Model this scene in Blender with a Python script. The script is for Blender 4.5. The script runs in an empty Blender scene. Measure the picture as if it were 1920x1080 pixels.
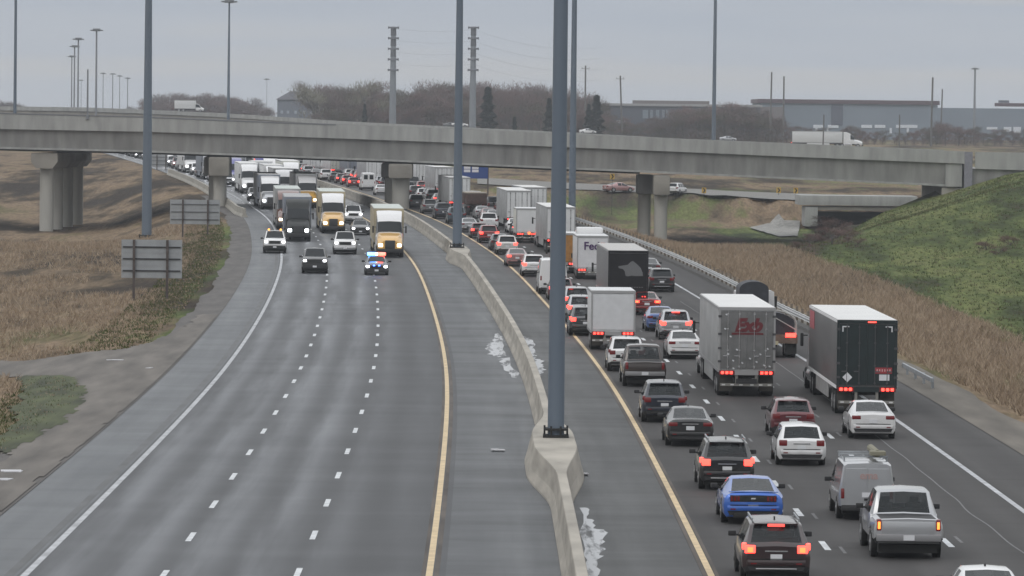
import bpy, bmesh, math, random
import numpy as np
from mathutils import Vector, Matrix, noise as mnoise
random.seed(7); rnd = random.Random(11)
C = bpy.context.scene.collection
scene = bpy.context.scene
R = math.radians

# ------------------------------------------------------------------ camera
F, H = 8950.0, 12.6                 # focal length in pixels of a 1920 wide frame, eye height in metres
HX = 0.0115; roll = math.atan(HX)
pit = math.atan((540 - 221) * math.cos(roll) / F)
fw = Vector((0, math.cos(pit), -math.sin(pit)))
U0 = Vector((1, 0, 0)).cross(fw)
RV = math.cos(roll) * Vector((1, 0, 0)) + math.sin(roll) * U0
UV = -math.sin(roll) * Vector((1, 0, 0)) + math.cos(roll) * U0
cam = bpy.data.cameras.new('camera'); camo = bpy.data.objects.new('camera', cam); C.objects.link(camo)
camo.matrix_world = Matrix(((RV.x, UV.x, -fw.x, 0), (RV.y, UV.y, -fw.y, 0), (RV.z, UV.z, -fw.z, H), (0, 0, 0, 1)))
cam.sensor_width = 36; cam.lens = F / 1920 * 36; cam.clip_start = 1; cam.clip_end = 30000
scene.camera = camo
scene.render.resolution_x = 1024; scene.render.resolution_y = 576
scene.view_settings.view_transform = 'Standard'; scene.view_settings.look = 'None'
scene.view_settings.exposure = 0.0; scene.view_settings.gamma = 1.0

# ------------------------------------------------------------------ world: overcast daylight
SUN_EL, SUN_AZ = R(38), R(215)
world = bpy.data.worlds.new('World'); scene.world = world; world.use_nodes = True
nt = world.node_tree; N = nt.nodes; Lk = nt.links; N.clear()
out = N.new('ShaderNodeOutputWorld'); bg = N.new('ShaderNodeBackground'); bg.inputs[1].default_value = 0.104
sky = N.new('ShaderNodeTexSky'); sky.sky_type = 'NISHITA'; sky.sun_disc = False
sky.sun_elevation = SUN_EL; sky.sun_rotation = SUN_AZ; sky.air_density = 1.5; sky.dust_density = 3.0
tc = N.new('ShaderNodeTexCoord'); sep = N.new('ShaderNodeSeparateXYZ'); Lk.new(tc.outputs['Generated'], sep.inputs[0])
# low cloud deck: layer colours by height above the horizon
rmp = N.new('ShaderNodeValToRGB'); cr = rmp.color_ramp
mapz = N.new('ShaderNodeMapRange'); mapz.inputs[1].default_value = -0.004; mapz.inputs[2].default_value = 0.030
nzm = N.new('ShaderNodeMapping'); nzm.inputs['Scale'].default_value = (9, 9, 120)
nz = N.new('ShaderNodeTexNoise'); nz.inputs['Scale'].default_value = 1.0; nz.inputs['Detail'].default_value = 5
Lk.new(tc.outputs['Generated'], nzm.inputs[0]); Lk.new(nzm.outputs[0], nz.inputs[0])
ma = N.new('ShaderNodeMath'); ma.operation = 'MULTIPLY_ADD'; ma.inputs[1].default_value = 0.026; ma.inputs[2].default_value = -0.013
Lk.new(nz.outputs[0], ma.inputs[0])
ad = N.new('ShaderNodeMath'); ad.operation = 'ADD'; Lk.new(sep.outputs[2], ad.inputs[0]); Lk.new(ma.outputs[0], ad.inputs[1])
Lk.new(ad.outputs[0], mapz.inputs[0]); Lk.new(mapz.outputs[0], rmp.inputs[0])
cols = [(0.0, (5.05, 5.35, 5.75)), (0.22, (4.95, 5.25, 5.75)), (0.42, (5.35, 5.40, 5.50)), (0.60, (4.75, 5.10, 5.65)), (0.85, (4.35, 4.80, 5.50)), (1.0, (5.15, 5.25, 5.35))]
while len(cr.elements) < len(cols): cr.elements.new(0.5)
for e, (p, c) in zip(cr.elements, cols): e.position = p; e.color = (*c, 1)
# higher up the deck gets brighter
up = N.new('ShaderNodeMapRange'); up.inputs[1].default_value = 0.03; up.inputs[2].default_value = 0.75; up.inputs[3].default_value = 1.0; up.inputs[4].default_value = 2.35
Lk.new(sep.outputs[2], up.inputs[0])
vm = N.new('ShaderNodeVectorMath'); vm.operation = 'SCALE'; Lk.new(rmp.outputs[0], vm.inputs[0]); Lk.new(up.outputs[0], vm.inputs['Scale'])
mx = N.new('ShaderNodeMixRGB'); mx.inputs[0].default_value = 0.93; Lk.new(sky.outputs[0], mx.inputs[1]); Lk.new(vm.outputs[0], mx.inputs[2])
Lk.new(mx.outputs[0], bg.inputs[0]); Lk.new(bg.outputs[0], out.inputs[0])
sl = bpy.data.lights.new('sun', 'SUN'); sl.energy = 0.5; sl.angle = R(25); sl.color = (1, 0.96, 0.9)
so = bpy.data.objects.new('sun', sl); C.objects.link(so)
sd = Vector((math.sin(SUN_AZ) * math.cos(SUN_EL), math.cos(SUN_AZ) * math.cos(SUN_EL), math.sin(SUN_EL)))
so.rotation_euler = (-sd).to_track_quat('-Z', 'Y').to_euler(); so.location = (0, 0, 60)

# ------------------------------------------------------------------ the lie of the land
def zg(Y):
    if Y < 290: return 0.0
    if Y < 350: return 0.0055 * (Y - 290) ** 2 / 120
    if Y < 1400: return 0.0055 * (Y - 320)
    return 0.0055 * 1080
KX = [60, 110, 170, 230, 290, 345, 400, 460, 530, 600, 700, 780, 900, 1100, 1500, 2200]
KV = [-2.1, -2.12, -2.42, -3.1, -4.5, -6.2, -8.35, -11.6, -16.3, -22.6, -32.6, -41.9, -57, -84, -141, -243]
def spline(xs, ys):
    n = len(xs); h = np.diff(xs); A = np.eye(n); b = np.zeros(n)
    for i in range(1, n - 1):
        A[i, i - 1] = h[i - 1]; A[i, i] = 2 * (h[i - 1] + h[i]); A[i, i + 1] = h[i]
        b[i] = 6 * ((ys[i + 1] - ys[i]) / h[i] - (ys[i] - ys[i - 1]) / h[i - 1])
    m = np.linalg.solve(A, b)
    def f(x):
        x = min(max(x, xs[0]), 1e9)
        if x >= xs[-1]:
            return ys[-1] + (x - xs[-1]) * (ys[-1] - ys[-2]) / (xs[-1] - xs[-2])
        i = max(0, min(n - 2, int(np.searchsorted(xs, x)) - 1)); t = x - xs[i]; hh = h[i]
        return float(ys[i] + t * ((ys[i + 1] - ys[i]) / hh - hh * (2 * m[i] + m[i + 1]) / 6) + t * t * m[i] / 2 + t ** 3 * (m[i + 1] - m[i]) / (6 * hh))
    return f
Rc = spline(np.array(KX, float), np.array(KV, float))
def head(Y): return math.atan((Rc(Y + 2) - Rc(Y - 2)) / 4)      # dX/dY angle
def ss(t): t = min(1, max(0, t)); return t * t * (3 - 2 * t)
def lerp_tab(x, xs, ys): return float(np.interp(x, xs, ys))
def zt(X, Y):
    o = X - Rc(Y); z = zg(Y); road = z
    nz_ = mnoise.noise(Vector((X * .05, Y * .03, 0))) * .25 + mnoise.noise(Vector((X * .3, Y * .2, 3))) * .06
    if o < -17:
        d = -17 - o
        z -= 0.35 * ss(d / 6)
        z -= 2.8 * ss((Y - 430) / 110) * (1 - ss((Y - 650) / 170)) * ss(d / 14)
        if Y > 400: z += 4.0 * ss((d - 18) / 30) * ss((Y - 470) / 120) * (1 - ss((Y - 680) / 140))
        z += nz_ * ss(d / 5)
    elif o > 24.5:
        d = o - 24.5
        d0 = lerp_tab(Y, [100, 275, 375, 480, 530, 577, 700], [9, 8, 12, 22, 30, 38, 40])
        z -= 0.3 * ss(d / 4)
        cap = lerp_tab(Y, [100, 275, 400, 480, 577, 602, 626], [3, 4, 6, 7.0, 7.4, 7.4, 0])
        og = lerp_tab(Y, [100, 275, 400, 480, 530, 577], [9, 9, 11, 13, 26, 32]); bm = lerp_tab(Y, [100, 275, 400, 480, 530, 577], [.010, .010, .010, .011, .015, .0115]) * max(0, d - og) ** 2
        bm = cap * (1 - math.exp(-bm / max(cap, .01) * (1 + .45 * bm / max(cap, .01)))) if cap > 0 else 0
        far = ss((d - 30) / 10); ye = 680 - 34 * far; wd = 60 - 48 * far; dd = lerp_tab(Y, [577, 622], [d0 - 6, 60])
        z -= 3.4 * ss((Y - 450) / 80) * (1 - ss((Y - ye) / wd)) * ss(d / 8) * (1 - ss((d - dd) / 10))
        z += bm
        z += nz_ * ss(d / 5)
    return z
def ray(px, py): return fw + RV * ((px - 960) / F) - UV * ((py - 540) / F)
def GP(px, py, dz=0.0):
    d = ray(px, py); z = 0.0; Yn = 200
    for i in range(60):
        t = (z + dz - H) / d.z; Yn = d.y * t; z = .5 * z + .5 * zg(min(max(Yn, 50), 3000))
    return d.x * t, Yn, z
def GT(px, py, lo=120, hi=2500):
    d = ray(px, py); Y = lo
    while Y < hi:
        t = Y / d.y
        if H + d.z * t < zt(d.x * t, Y): break
        Y *= 1.004
    t = Y / d.y
    return d.x * t, Y, zt(d.x * t, Y)
def PD(px, py, Y):
    d = ray(px, py); t = Y / d.y; return Vector((d.x * t, Y, H + d.z * t))

# ------------------------------------------------------------------ materials
MC = {}
def mat(name, col, rough=.6, metal=0., coat=0., var=0., scale=3., emit=None, es=0., bump=0., stretch=(1, 1, 1), spec=.5):
    if name in MC: return MC[name]
    m = bpy.data.materials.new(name); m.use_nodes = True; n = m.node_tree.nodes; l = m.node_tree.links
    b = n['Principled BSDF']; b.inputs['Base Color'].default_value = (*col, 1); b.inputs['Roughness'].default_value = rough
    b.inputs['Metallic'].default_value = metal; b.inputs['Coat Weight'].default_value = coat; b.inputs['Coat Roughness'].default_value = .08
    b.inputs['Specular IOR Level'].default_value = spec
    if emit: b.inputs['Emission Color'].default_value = (*emit, 1); b.inputs['Emission Strength'].default_value = es
    if var > 0 or bump > 0:
        t = n.new('ShaderNodeTexCoord'); mp = n.new('ShaderNodeMapping'); mp.inputs['Scale'].default_value = stretch
        x = n.new('ShaderNodeTexNoise'); x.inputs['Scale'].default_value = scale; x.inputs['Detail'].default_value = 6
        l.new(t.outputs['Object'], mp.inputs[0]); l.new(mp.outputs[0], x.inputs[0])
        mr = n.new('ShaderNodeMapRange'); mr.inputs[1].default_value = .3; mr.inputs[2].default_value = .7
        mr.inputs[3].default_value = 1 - var; mr.inputs[4].default_value = 1 + var; l.new(x.outputs[0], mr.inputs[0])
        v = n.new('ShaderNodeVectorMath'); v.operation = 'SCALE'; v.inputs[0].default_value = col; l.new(mr.outputs[0], v.inputs['Scale'])
        l.new(v.outputs[0], b.inputs['Base Color'])
        if bump > 0:
            bp = n.new('ShaderNodeBump'); bp.inputs['Strength'].default_value = bump; l.new(x.outputs[0], bp.inputs['Height']); l.new(bp.outputs[0], b.inputs['Normal'])
    MC[name] = m; return m
def paint(name, col, metal=.0, rough=.32):
    """car paint with road grime thickening towards the sills"""
    if name in MC: return MC[name]
    m = mat(name, col, rough, metal, 1.0); m.node_tree.nodes['Principled BSDF'].inputs['Coat IOR'].default_value = 1.6 if sum(col) > .15 else 1.45; n = m.node_tree.nodes; l = m.node_tree.links; b = n['Principled BSDF']
    t = n.new('ShaderNodeTexCoord'); x = n.new('ShaderNodeTexNoise'); x.inputs['Scale'].default_value = 3; x.inputs['Detail'].default_value = 5
    l.new(t.outputs['Object'], x.inputs[0]); s = n.new('ShaderNodeSeparateXYZ'); l.new(t.outputs['Object'], s.inputs[0])
    mr = n.new('ShaderNodeMapRange'); mr.inputs[1].default_value = 1.0; mr.inputs[2].default_value = .2; mr.inputs[3].default_value = 0.01; mr.inputs[4].default_value = .5 if sum(col) > .3 else .28
    l.new(s.outputs[2], mr.inputs[0]); mu = n.new('ShaderNodeMath'); mu.operation = 'MULTIPLY'; l.new(mr.outputs[0], mu.inputs[0]); l.new(x.outputs[0], mu.inputs[1])
    mi = n.new('ShaderNodeMixRGB'); mi.inputs[1].default_value = (*col, 1); mi.inputs[2].default_value = (.065, .057, .05, 1); l.new(mu.outputs[0], mi.inputs[0]); l.new(mi.outputs[0], b.inputs['Base Color'])
    ro = n.new('ShaderNodeMapRange'); ro.inputs[3].default_value = rough; ro.inputs[4].default_value = .75; l.new(mu.outputs[0], ro.inputs[0]); l.new(ro.outputs[0], b.inputs['Roughness'])
    return m
GLASS = mat('glass', (.010, .013, .016), .06, 0, 0, spec=.35)
CGL = mat('car_glass', (.02, .026, .03), .06, spec=.5); CGL.node_tree.nodes['Principled BSDF'].inputs['Alpha'].default_value = .62
SEAT = mat('seat_fabric', (.035, .033, .032), .9)
TYRE = mat('tyre', (.02, .02, .021), .8, var=.3, scale=9)
RIM = mat('rim', (.32, .32, .33), .4, .7)
RIMD = mat('rim_dark', (.06, .06, .06), .5, .5)
TRIM = mat('black_trim', (.02, .02, .022), .6, var=.2)
CHROME = mat('chrome', (.55, .55, .56), .25, .9)
LRED = mat('tail_lens', (.16, .008, .01), .25, 0, .5)
LREDON = mat('tail_lens_lit', (.5, .02, .02), .3, emit=(1, .05, .035), es=5.0)
LREDHI = mat('tail_lens_bright', (.8, .1, .03), .3, emit=(1, .11, .03), es=4.5)
LREDB = mat('brake_bar_lit', (.8, .05, .03), .3, emit=(1, .06, .05), es=2.5)
LWHITE = mat('headlamp_lit', (.9, .9, .9), .2, emit=(.93, .96, 1), es=9)
LWARM = mat('headlamp_warm_lit', (.9, .85, .7), .2, emit=(1, .86, .62), es=5)
LCLEAR = mat('headlamp_lens', (.45, .47, .5), .15, 0, .8)
LORG = mat('orange_lamp_lit', (.8, .3, .05), .3, emit=(1, .22, .04), es=2.6)
LAMBER = mat('amber_lamp_lit', (.8, .3, .05), .3, emit=(1, .42, .08), es=2.5)
PLATE = mat('plate_white', (.62, .63, .66), .5)
STEEL = mat('galvanised_steel', (.30, .32, .34), .5, .35, var=.15, scale=2)
POLEM = mat('pole_paint', (.115, .145, .185), .55, .1, var=.10, scale=.6, stretch=(1, 1, .1))
CONC = mat('concrete', (.31, .295, .26), .85, var=.14, scale=.5, bump=.1)
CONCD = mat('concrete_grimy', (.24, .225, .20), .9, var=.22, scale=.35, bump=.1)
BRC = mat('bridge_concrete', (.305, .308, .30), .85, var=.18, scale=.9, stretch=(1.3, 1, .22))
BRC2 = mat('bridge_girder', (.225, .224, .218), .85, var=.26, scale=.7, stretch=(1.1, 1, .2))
BLACK = mat('black', (.012, .012, .012), .7)

# ------------------------------------------------------------------ mesh helpers
def tag(o, label=None, cat=None, group=None, kind=None):
    if label: o['label'] = label
    if cat: o['category'] = cat
    if group: o['group'] = group
    if kind: o['kind'] = kind
    return o
def obj(name, bm, m, parent=None, smooth=None):
    me = bpy.data.meshes.new(name); bmesh.ops.recalc_face_normals(bm, faces=bm.faces); bm.to_mesh(me); bm.free()
    ms = m if isinstance(m, (list, tuple)) else [m]
    for q in ms: me.materials.append(q)
    if smooth is not None:
        for p in me.polygons: p.use_smooth = True
        me.set_sharp_from_angle(angle=R(smooth))
    o = bpy.data.objects.new(name, me); C.objects.link(o)
    if parent: o.parent = parent
    return o
def thing(name, label, cat, loc=(0, 0, 0), rz=0, group=None):
    o = bpy.data.objects.new(name, None); C.objects.link(o); o.empty_display_size = .3
    o.location = loc; o.rotation_euler = (0, 0, rz); return tag(o, label, cat, group)
def bx(bm, c, s, rot=None, bev=0, mi=0):
    r = bmesh.ops.create_cube(bm, size=1); vs = r['verts']
    bmesh.ops.scale(bm, vec=s, verts=vs)
    if rot is not None: bmesh.ops.rotate(bm, cent=(0, 0, 0), matrix=rot, verts=vs)
    bmesh.ops.translate(bm, vec=c, verts=vs)
    fs = list({f for v in vs for f in v.link_faces})
    for f in fs: f.material_index = mi
    if bev > 0:
        es = list({e for v in vs for e in v.link_edges}); bmesh.ops.bevel(bm, geom=es, offset=bev, segments=2, affect='EDGES', profile=.6)
def cyl(bm, a, b, r1, r2=None, n=12, caps=True):
    a = Vector(a); b = Vector(b); d = b - a; r2 = r1 if r2 is None else r2
    m = Matrix.Translation((a + b) / 2) @ d.to_track_quat('Z', 'Y').to_matrix().to_4x4()
    bmesh.ops.create_cone(bm, cap_ends=caps, segments=n, radius1=r1, radius2=r2, depth=d.length, matrix=m)
def boxo(name, c, s, m, parent, bev=0, rot=None):
    bm = bmesh.new(); bx(bm, c, s, rot, bev); return obj(name, bm, m, parent, smooth=30 if bev else None)
def grid_sheet(name, rows, m, uv=None, z=0, kind='structure'):
    """rows: list of lists of (x,y,z) points"""
    bm = bmesh.new(); L = bm.loops.layers.uv.new('UVMap') if uv else None
    V = [[bm.verts.new((p[0], p[1], p[2] + z)) for p in r] for r in rows]
    for i in range(len(V) - 1):
        for j in range(len(V[i]) - 1):
            f = bm.faces.new((V[i][j], V[i][j + 1], V[i + 1][j + 1], V[i + 1][j]))
            if L:
                for lp, (a, b) in zip(f.loops, ((i, j), (i, j + 1), (i + 1, j + 1), (i + 1, j))): lp[L].uv = uv[a][b]
    o = obj(name, bm, m)
    for p in o.data.polygons: p.use_smooth = True
    if kind: o['kind'] = kind
    return o
def textmesh(s, size, m, parent, loc, rot, shear=0, bold=0, name='lettering', ex=.004):
    cu = bpy.data.curves.new('t', 'FONT'); cu.body = s; cu.size = size; cu.shear = shear; cu.offset = bold; cu.extrude = ex; cu.align_x = 'CENTER'; cu.align_y = 'CENTER'; cu.resolution_u = 4
    t = bpy.data.objects.new('t', cu); C.objects.link(t)
    me = bpy.data.meshes.new_from_object(t.evaluated_get(bpy.context.evaluated_depsgraph_get())); bpy.data.objects.remove(t)
    me.name = name; me.materials.clear(); me.materials.append(m); o = bpy.data.objects.new(name, me); C.objects.link(o); o.parent = parent; o.location = loc; o.rotation_euler = rot
    return o
REAR = (R(90), 0, 0)               # lettering read from behind a vehicle heading +Y
FRONT = (R(90), 0, R(180))

# ------------------------------------------------------------------ roads
YS = list(np.concatenate([np.arange(95, 420, 3.0), np.arange(420, 900, 6.0), np.arange(900, 1560, 15.0)]))
SA = [0.0]
for a, b in zip(YS[:-1], YS[1:]): SA.append(SA[-1] + math.hypot(b - a, Rc(b) - Rc(a)))
def road_mat(name, base, band, lanes, wet, mott=.16, spec=.45):
    m = bpy.data.materials.new(name); m.use_nodes = True; n = m.node_tree.nodes; l = m.node_tree.links; b = n['Principled BSDF']
    uv = n.new('ShaderNodeUVMap'); sp = n.new('ShaderNodeSeparateXYZ'); l.new(uv.outputs[0], sp.inputs[0])
    def M(op, a, bb=None, c=None):
        x = n.new('ShaderNodeMath'); x.operation = op
        for i, v in enumerate((a, bb, c)):
            if v is None: continue
            if isinstance(v, (int, float)): x.inputs[i].default_value = v
            else: l.new(v, x.inputs[i])
        return x.outputs[0]
    u, v = sp.outputs[0], sp.outputs[1]
    mp = n.new('ShaderNodeMapping'); mp.inputs['Scale'].default_value = (.9, .035, 1); l.new(uv.outputs[0], mp.inputs[0])
    n1 = n.new('ShaderNodeTexNoise'); n1.inputs['Scale'].default_value = 1; n1.inputs['Detail'].default_value = 6; l.new(mp.outputs[0], n1.inputs[0])
    mp2 = n.new('ShaderNodeMapping'); mp2.inputs['Scale'].default_value = (.10, .22, 1); l.new(uv.outputs[0], mp2.inputs[0])
    n2 = n.new('ShaderNodeTexNoise'); n2.inputs['Scale'].default_value = 1; n2.inputs['Detail'].default_value = 4; l.new(mp2.outputs[0], n2.inputs[0])
    n3 = n.new('ShaderNodeTexNoise'); n3.inputs['Scale'].default_value = 14; n3.inputs['Detail'].default_value = 6; l.new(uv.outputs[0], n3.inputs[0])
    # wheel paths: polished bands either side of every lane centre
    ph = M('MULTIPLY', M('SUBTRACT', M('ADD', u, M('MULTIPLY', M('SUBTRACT', n1.outputs[0], .5), .9)), lanes[0]), 2 * math.pi * 1.0 / lanes[1])
    wav = M('MULTIPLY_ADD', M('COSINE', ph), -.5, .5)
    env = n.new('ShaderNodeMapRange'); env.inputs[1].default_value = lanes[2]; env.inputs[2].default_value = lanes[3]; env.inputs[3].default_value = 1.0; env.inputs[4].default_value = lanes[4]; l.new(u, env.inputs[0])
    tr = M('MULTIPLY', M('MULTIPLY_ADD', wav, .75, .25), M('MULTIPLY', env.outputs[0], M('MULTIPLY_ADD', n1.outputs[0], 1.6, -.25)))
    mp4 = n.new('ShaderNodeMapping'); mp4.inputs['Scale'].default_value = (.16, .75, 1); l.new(uv.outputs[0], mp4.inputs[0]); n4 = n.new('ShaderNodeTexNoise'); n4.inputs['Scale'].default_value = 1; n4.inputs['Detail'].default_value = 5; n4.inputs['Roughness'].default_value = .6; l.new(mp4.outputs[0], n4.inputs[0])
    mot = M('ADD', M('MULTIPLY', M('SUBTRACT', n4.outputs[0], .5), mott * 2.6), M('MULTIPLY', M('SUBTRACT', n2.outputs[0], .5), mott * 1.8)); mot = M('ADD', mot, M('MULTIPLY', M('SUBTRACT', n3.outputs[0], .5), .12))
    # transverse joints and tar lines every 30 m or so
    vn = M('ADD', v, M('MULTIPLY', n2.outputs[0], 1.5)); fr = M('FRACT', M('MULTIPLY', vn, 1 / 9.3)); j = M('LESS_THAN', fr, .035)
    jn = M('MULTIPLY', j, M('GREATER_THAN', n2.outputs[0], .50))
    k = M('ADD', 1.0, M('ADD', M('MULTIPLY', tr, band), mot)); k = M('SUBTRACT', k, M('MULTIPLY', jn, .16))
    sc = n.new('ShaderNodeVectorMath'); sc.operation = 'SCALE'; sc.inputs[0].default_value = base; l.new(k, sc.inputs['Scale']); l.new(sc.outputs[0], b.inputs['Base Color'])
    far = M('GREATER_THAN', v, 500.0); ro = M('SUBTRACT', M('SUBTRACT', wet[0], M('MULTIPLY', M('ADD', tr, M('MULTIPLY', n2.outputs[0], .8)), wet[1])), M('MULTIPLY', far, .22)); l.new(ro, b.inputs['Roughness'])
    b.inputs['Specular IOR Level'].default_value = spec
    bp = n.new('ShaderNodeBump'); bp.inputs['Strength'].default_value = .25; bp.inputs['Distance'].default_value = .02; l.new(n3.outputs[0], bp.inputs['Height']); l.new(bp.outputs[0], b.inputs['Normal'])
    return m
def strip(name, offs, m, dz=0.0, y0=95, y1=1560, offf=None):
    rows, uvs = [], []
    for Y, s in zip(YS, SA):
        if Y < y0 or Y > y1: continue
        x0 = Rc(Y); z = zg(Y)
        oo = offf(Y) if offf else offs
        rows.append([(x0 + o, Y, z + dz) for o in oo]); uvs.append([(o, s) for o in oo])
    return grid_sheet(name, rows, m, uvs)
ML = road_mat('asphalt_oncoming', (.040, .042, .046), 3.3, (-11.0, 1.825, -5.5, -2.2, .22), (.64, .16), .16, .28)  # slight blue in the base colour imitates sky reflected by wet asphalt
MR = road_mat('asphalt_queue', (.052, .050, .050), .34, (7.8, 1.88, 0, 30, 1.0), (.80, .06), .14, .2)
MS = road_mat('asphalt_median_shoulder', (.060, .064, .070), .12, (0, 9, 0, 30, 1), (.64, .22), .55, .30)  # bluish base tint stands in for the wet surface mirroring the sky
MSR = road_mat('asphalt_inner_shoulder', (.044, .046, .047), .10, (0, 9, 0, 30, 1), (.68, .20), .55, .24)
MO = road_mat('asphalt_outer_shoulder', (.072, .078, .086), .12, (0, 9, 0, 30, 1), (.60, .16), .26, .36)
strip('carriageway', [-11.2, -9, -7.3, -5.5, -3.65, -1.8, .45], ML)
strip('road_shoulder', [-13.7, -12.5, -11.2], MO)
strip('road_shoulder', [.45, 2, 4.0], MS)
strip('road_shoulder', [4.0, 6, 7.55], MSR)
strip('carriageway', [7.55, 9.7, 11.65, 13.5, 15.4, 17.2, 19.15], MR)
strip('road_shoulder', [19.15, 20.5, 22.1], MR)
WP = mat('white_road_paint', (.55, .57, .59), .55, var=.25, scale=2.2)
WPW = mat('worn_white_road_paint', (.38, .39, .41), .6, var=.35, scale=1.4)
YP = mat('yellow_road_paint', (.56, .43, .255), .6, var=.2, scale=1.4)
def line(name, off, w, m, y0=97, y1=1500): return strip(name, [off - w / 2, off + w / 2], m, .005, y0, y1)
line('edge_line', -11.0, .20, WPW); line('edge_line', 0.0, .19, YP); line('edge_line', 7.8, .19, YP); line('edge_line', 19.05, .20, WPW)
# rust-brown seam beside the yellow lines, tar-sealed seam beside the white one
SEAM = mat('stained_seam', (.078, .064, .054), .8, var=.5, scale=.7, stretch=(1, .3, 1)); TAR = mat('tar_seal', (.05, .052, .056), .5, var=.5, scale=1.1, stretch=(1, .3, 1))
line('stained_joint', .20, .14, SEAM); line('stained_joint', -.17, .10, SEAM); line('stained_joint', 7.63, .12, SEAM); line('tar_joint', -11.42, .26, TAR, y1=420)
line('stained_joint', 7.97, .10, SEAM)
SEALW = mat('pale_crack_seal', (.105, .105, .11), .6, var=.3)
rows = []
for Y in np.arange(97, 330, 1.5):
    o = 17.3 + (.08 if Y > 160 else .22) * mnoise.noise(Vector((Y * .12, 0, 0))) ; rows.append([(Rc(Y) + o - .03, Y, zg(Y) + .006), (Rc(Y) + o + .03, Y, zg(Y) + .006)])
grid_sheet('crack_seal_line', rows, SEALW)
def dashes(off, Ystart, w=.17, n=100, ln=3.0, y1=1200):
    bm = bmesh.new(); Y = Ystart
    while Y < y1:
        for k in range(2):
            ya, yb = Y + k * ln / 2, Y + (k + 1) * ln / 2
            v = [bm.verts.new((Rc(q) + off + s * w / 2, q, zg(q) + .006)) for q, s in ((ya, -1), (ya, 1), (yb, 1), (yb, -1))]; bm.faces.new(v)
        Y += 12 * math.cos(head(Y))
    o = obj('lane_dashes', bm, WP); o['kind'] = 'structure'
WPG = mat('ghost_road_paint', (.125, .125, .13), .7, var=.35)
def ghost(off, Y0, Y1, step):
    bm = bmesh.new(); Y = Y0
    while Y < Y1:
        v = [bm.verts.new((Rc(q) + off + s_ * .05, q, zg(q) + .0055)) for q, s_ in ((Y, -1), (Y, 1), (Y + 2.2, 1), (Y + 2.2, -1))]; bm.faces.new(v); Y += step
    obj('faded_old_dashes', bm, WPG)['kind'] = 'structure'
ghost(12.05, 103, 330, 12.0); ghost(15.85, 107, 330, 12.0)
dashes(-7.25, 128.5 - 12 - 12); dashes(-3.62, 129.6 - 12 - 12); dashes(11.62, 140 - 36, .19, y1=800); dashes(15.4, 141.5 - 36, .19, y1=800)

def inpoly(x, y, P):
    c = False; n = len(P)
    for i in range(n):
        (x1, y1), (x2, y2) = P[i], P[i - 1]
        if (y1 > y) != (y2 > y) and x < (x2 - x1) * (y - y1) / (y2 - y1) + x1: c = not c
    return c
def wpoly(px): return [GP(*p)[:2] for p in px]
TRACK = wpoly([(-120, 664), (60, 664), (150, 660), (225, 657), (262, 648), (300, 634), (352, 606), (420, 560), (420, 605), (350, 662), (300, 714), (240, 767), (182, 812), (75, 899), (-60, 1000), (-60, 900), (0, 856), (60, 822), (112, 792), (150, 752), (150, 728), (120, 711), (60, 699), (-120, 692)])
MOWN = wpoly([(36, 694), (60, 699), (120, 711), (150, 728), (150, 752), (112, 792), (60, 822), (-10, 860), (-10, 820), (30, 780)])
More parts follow.
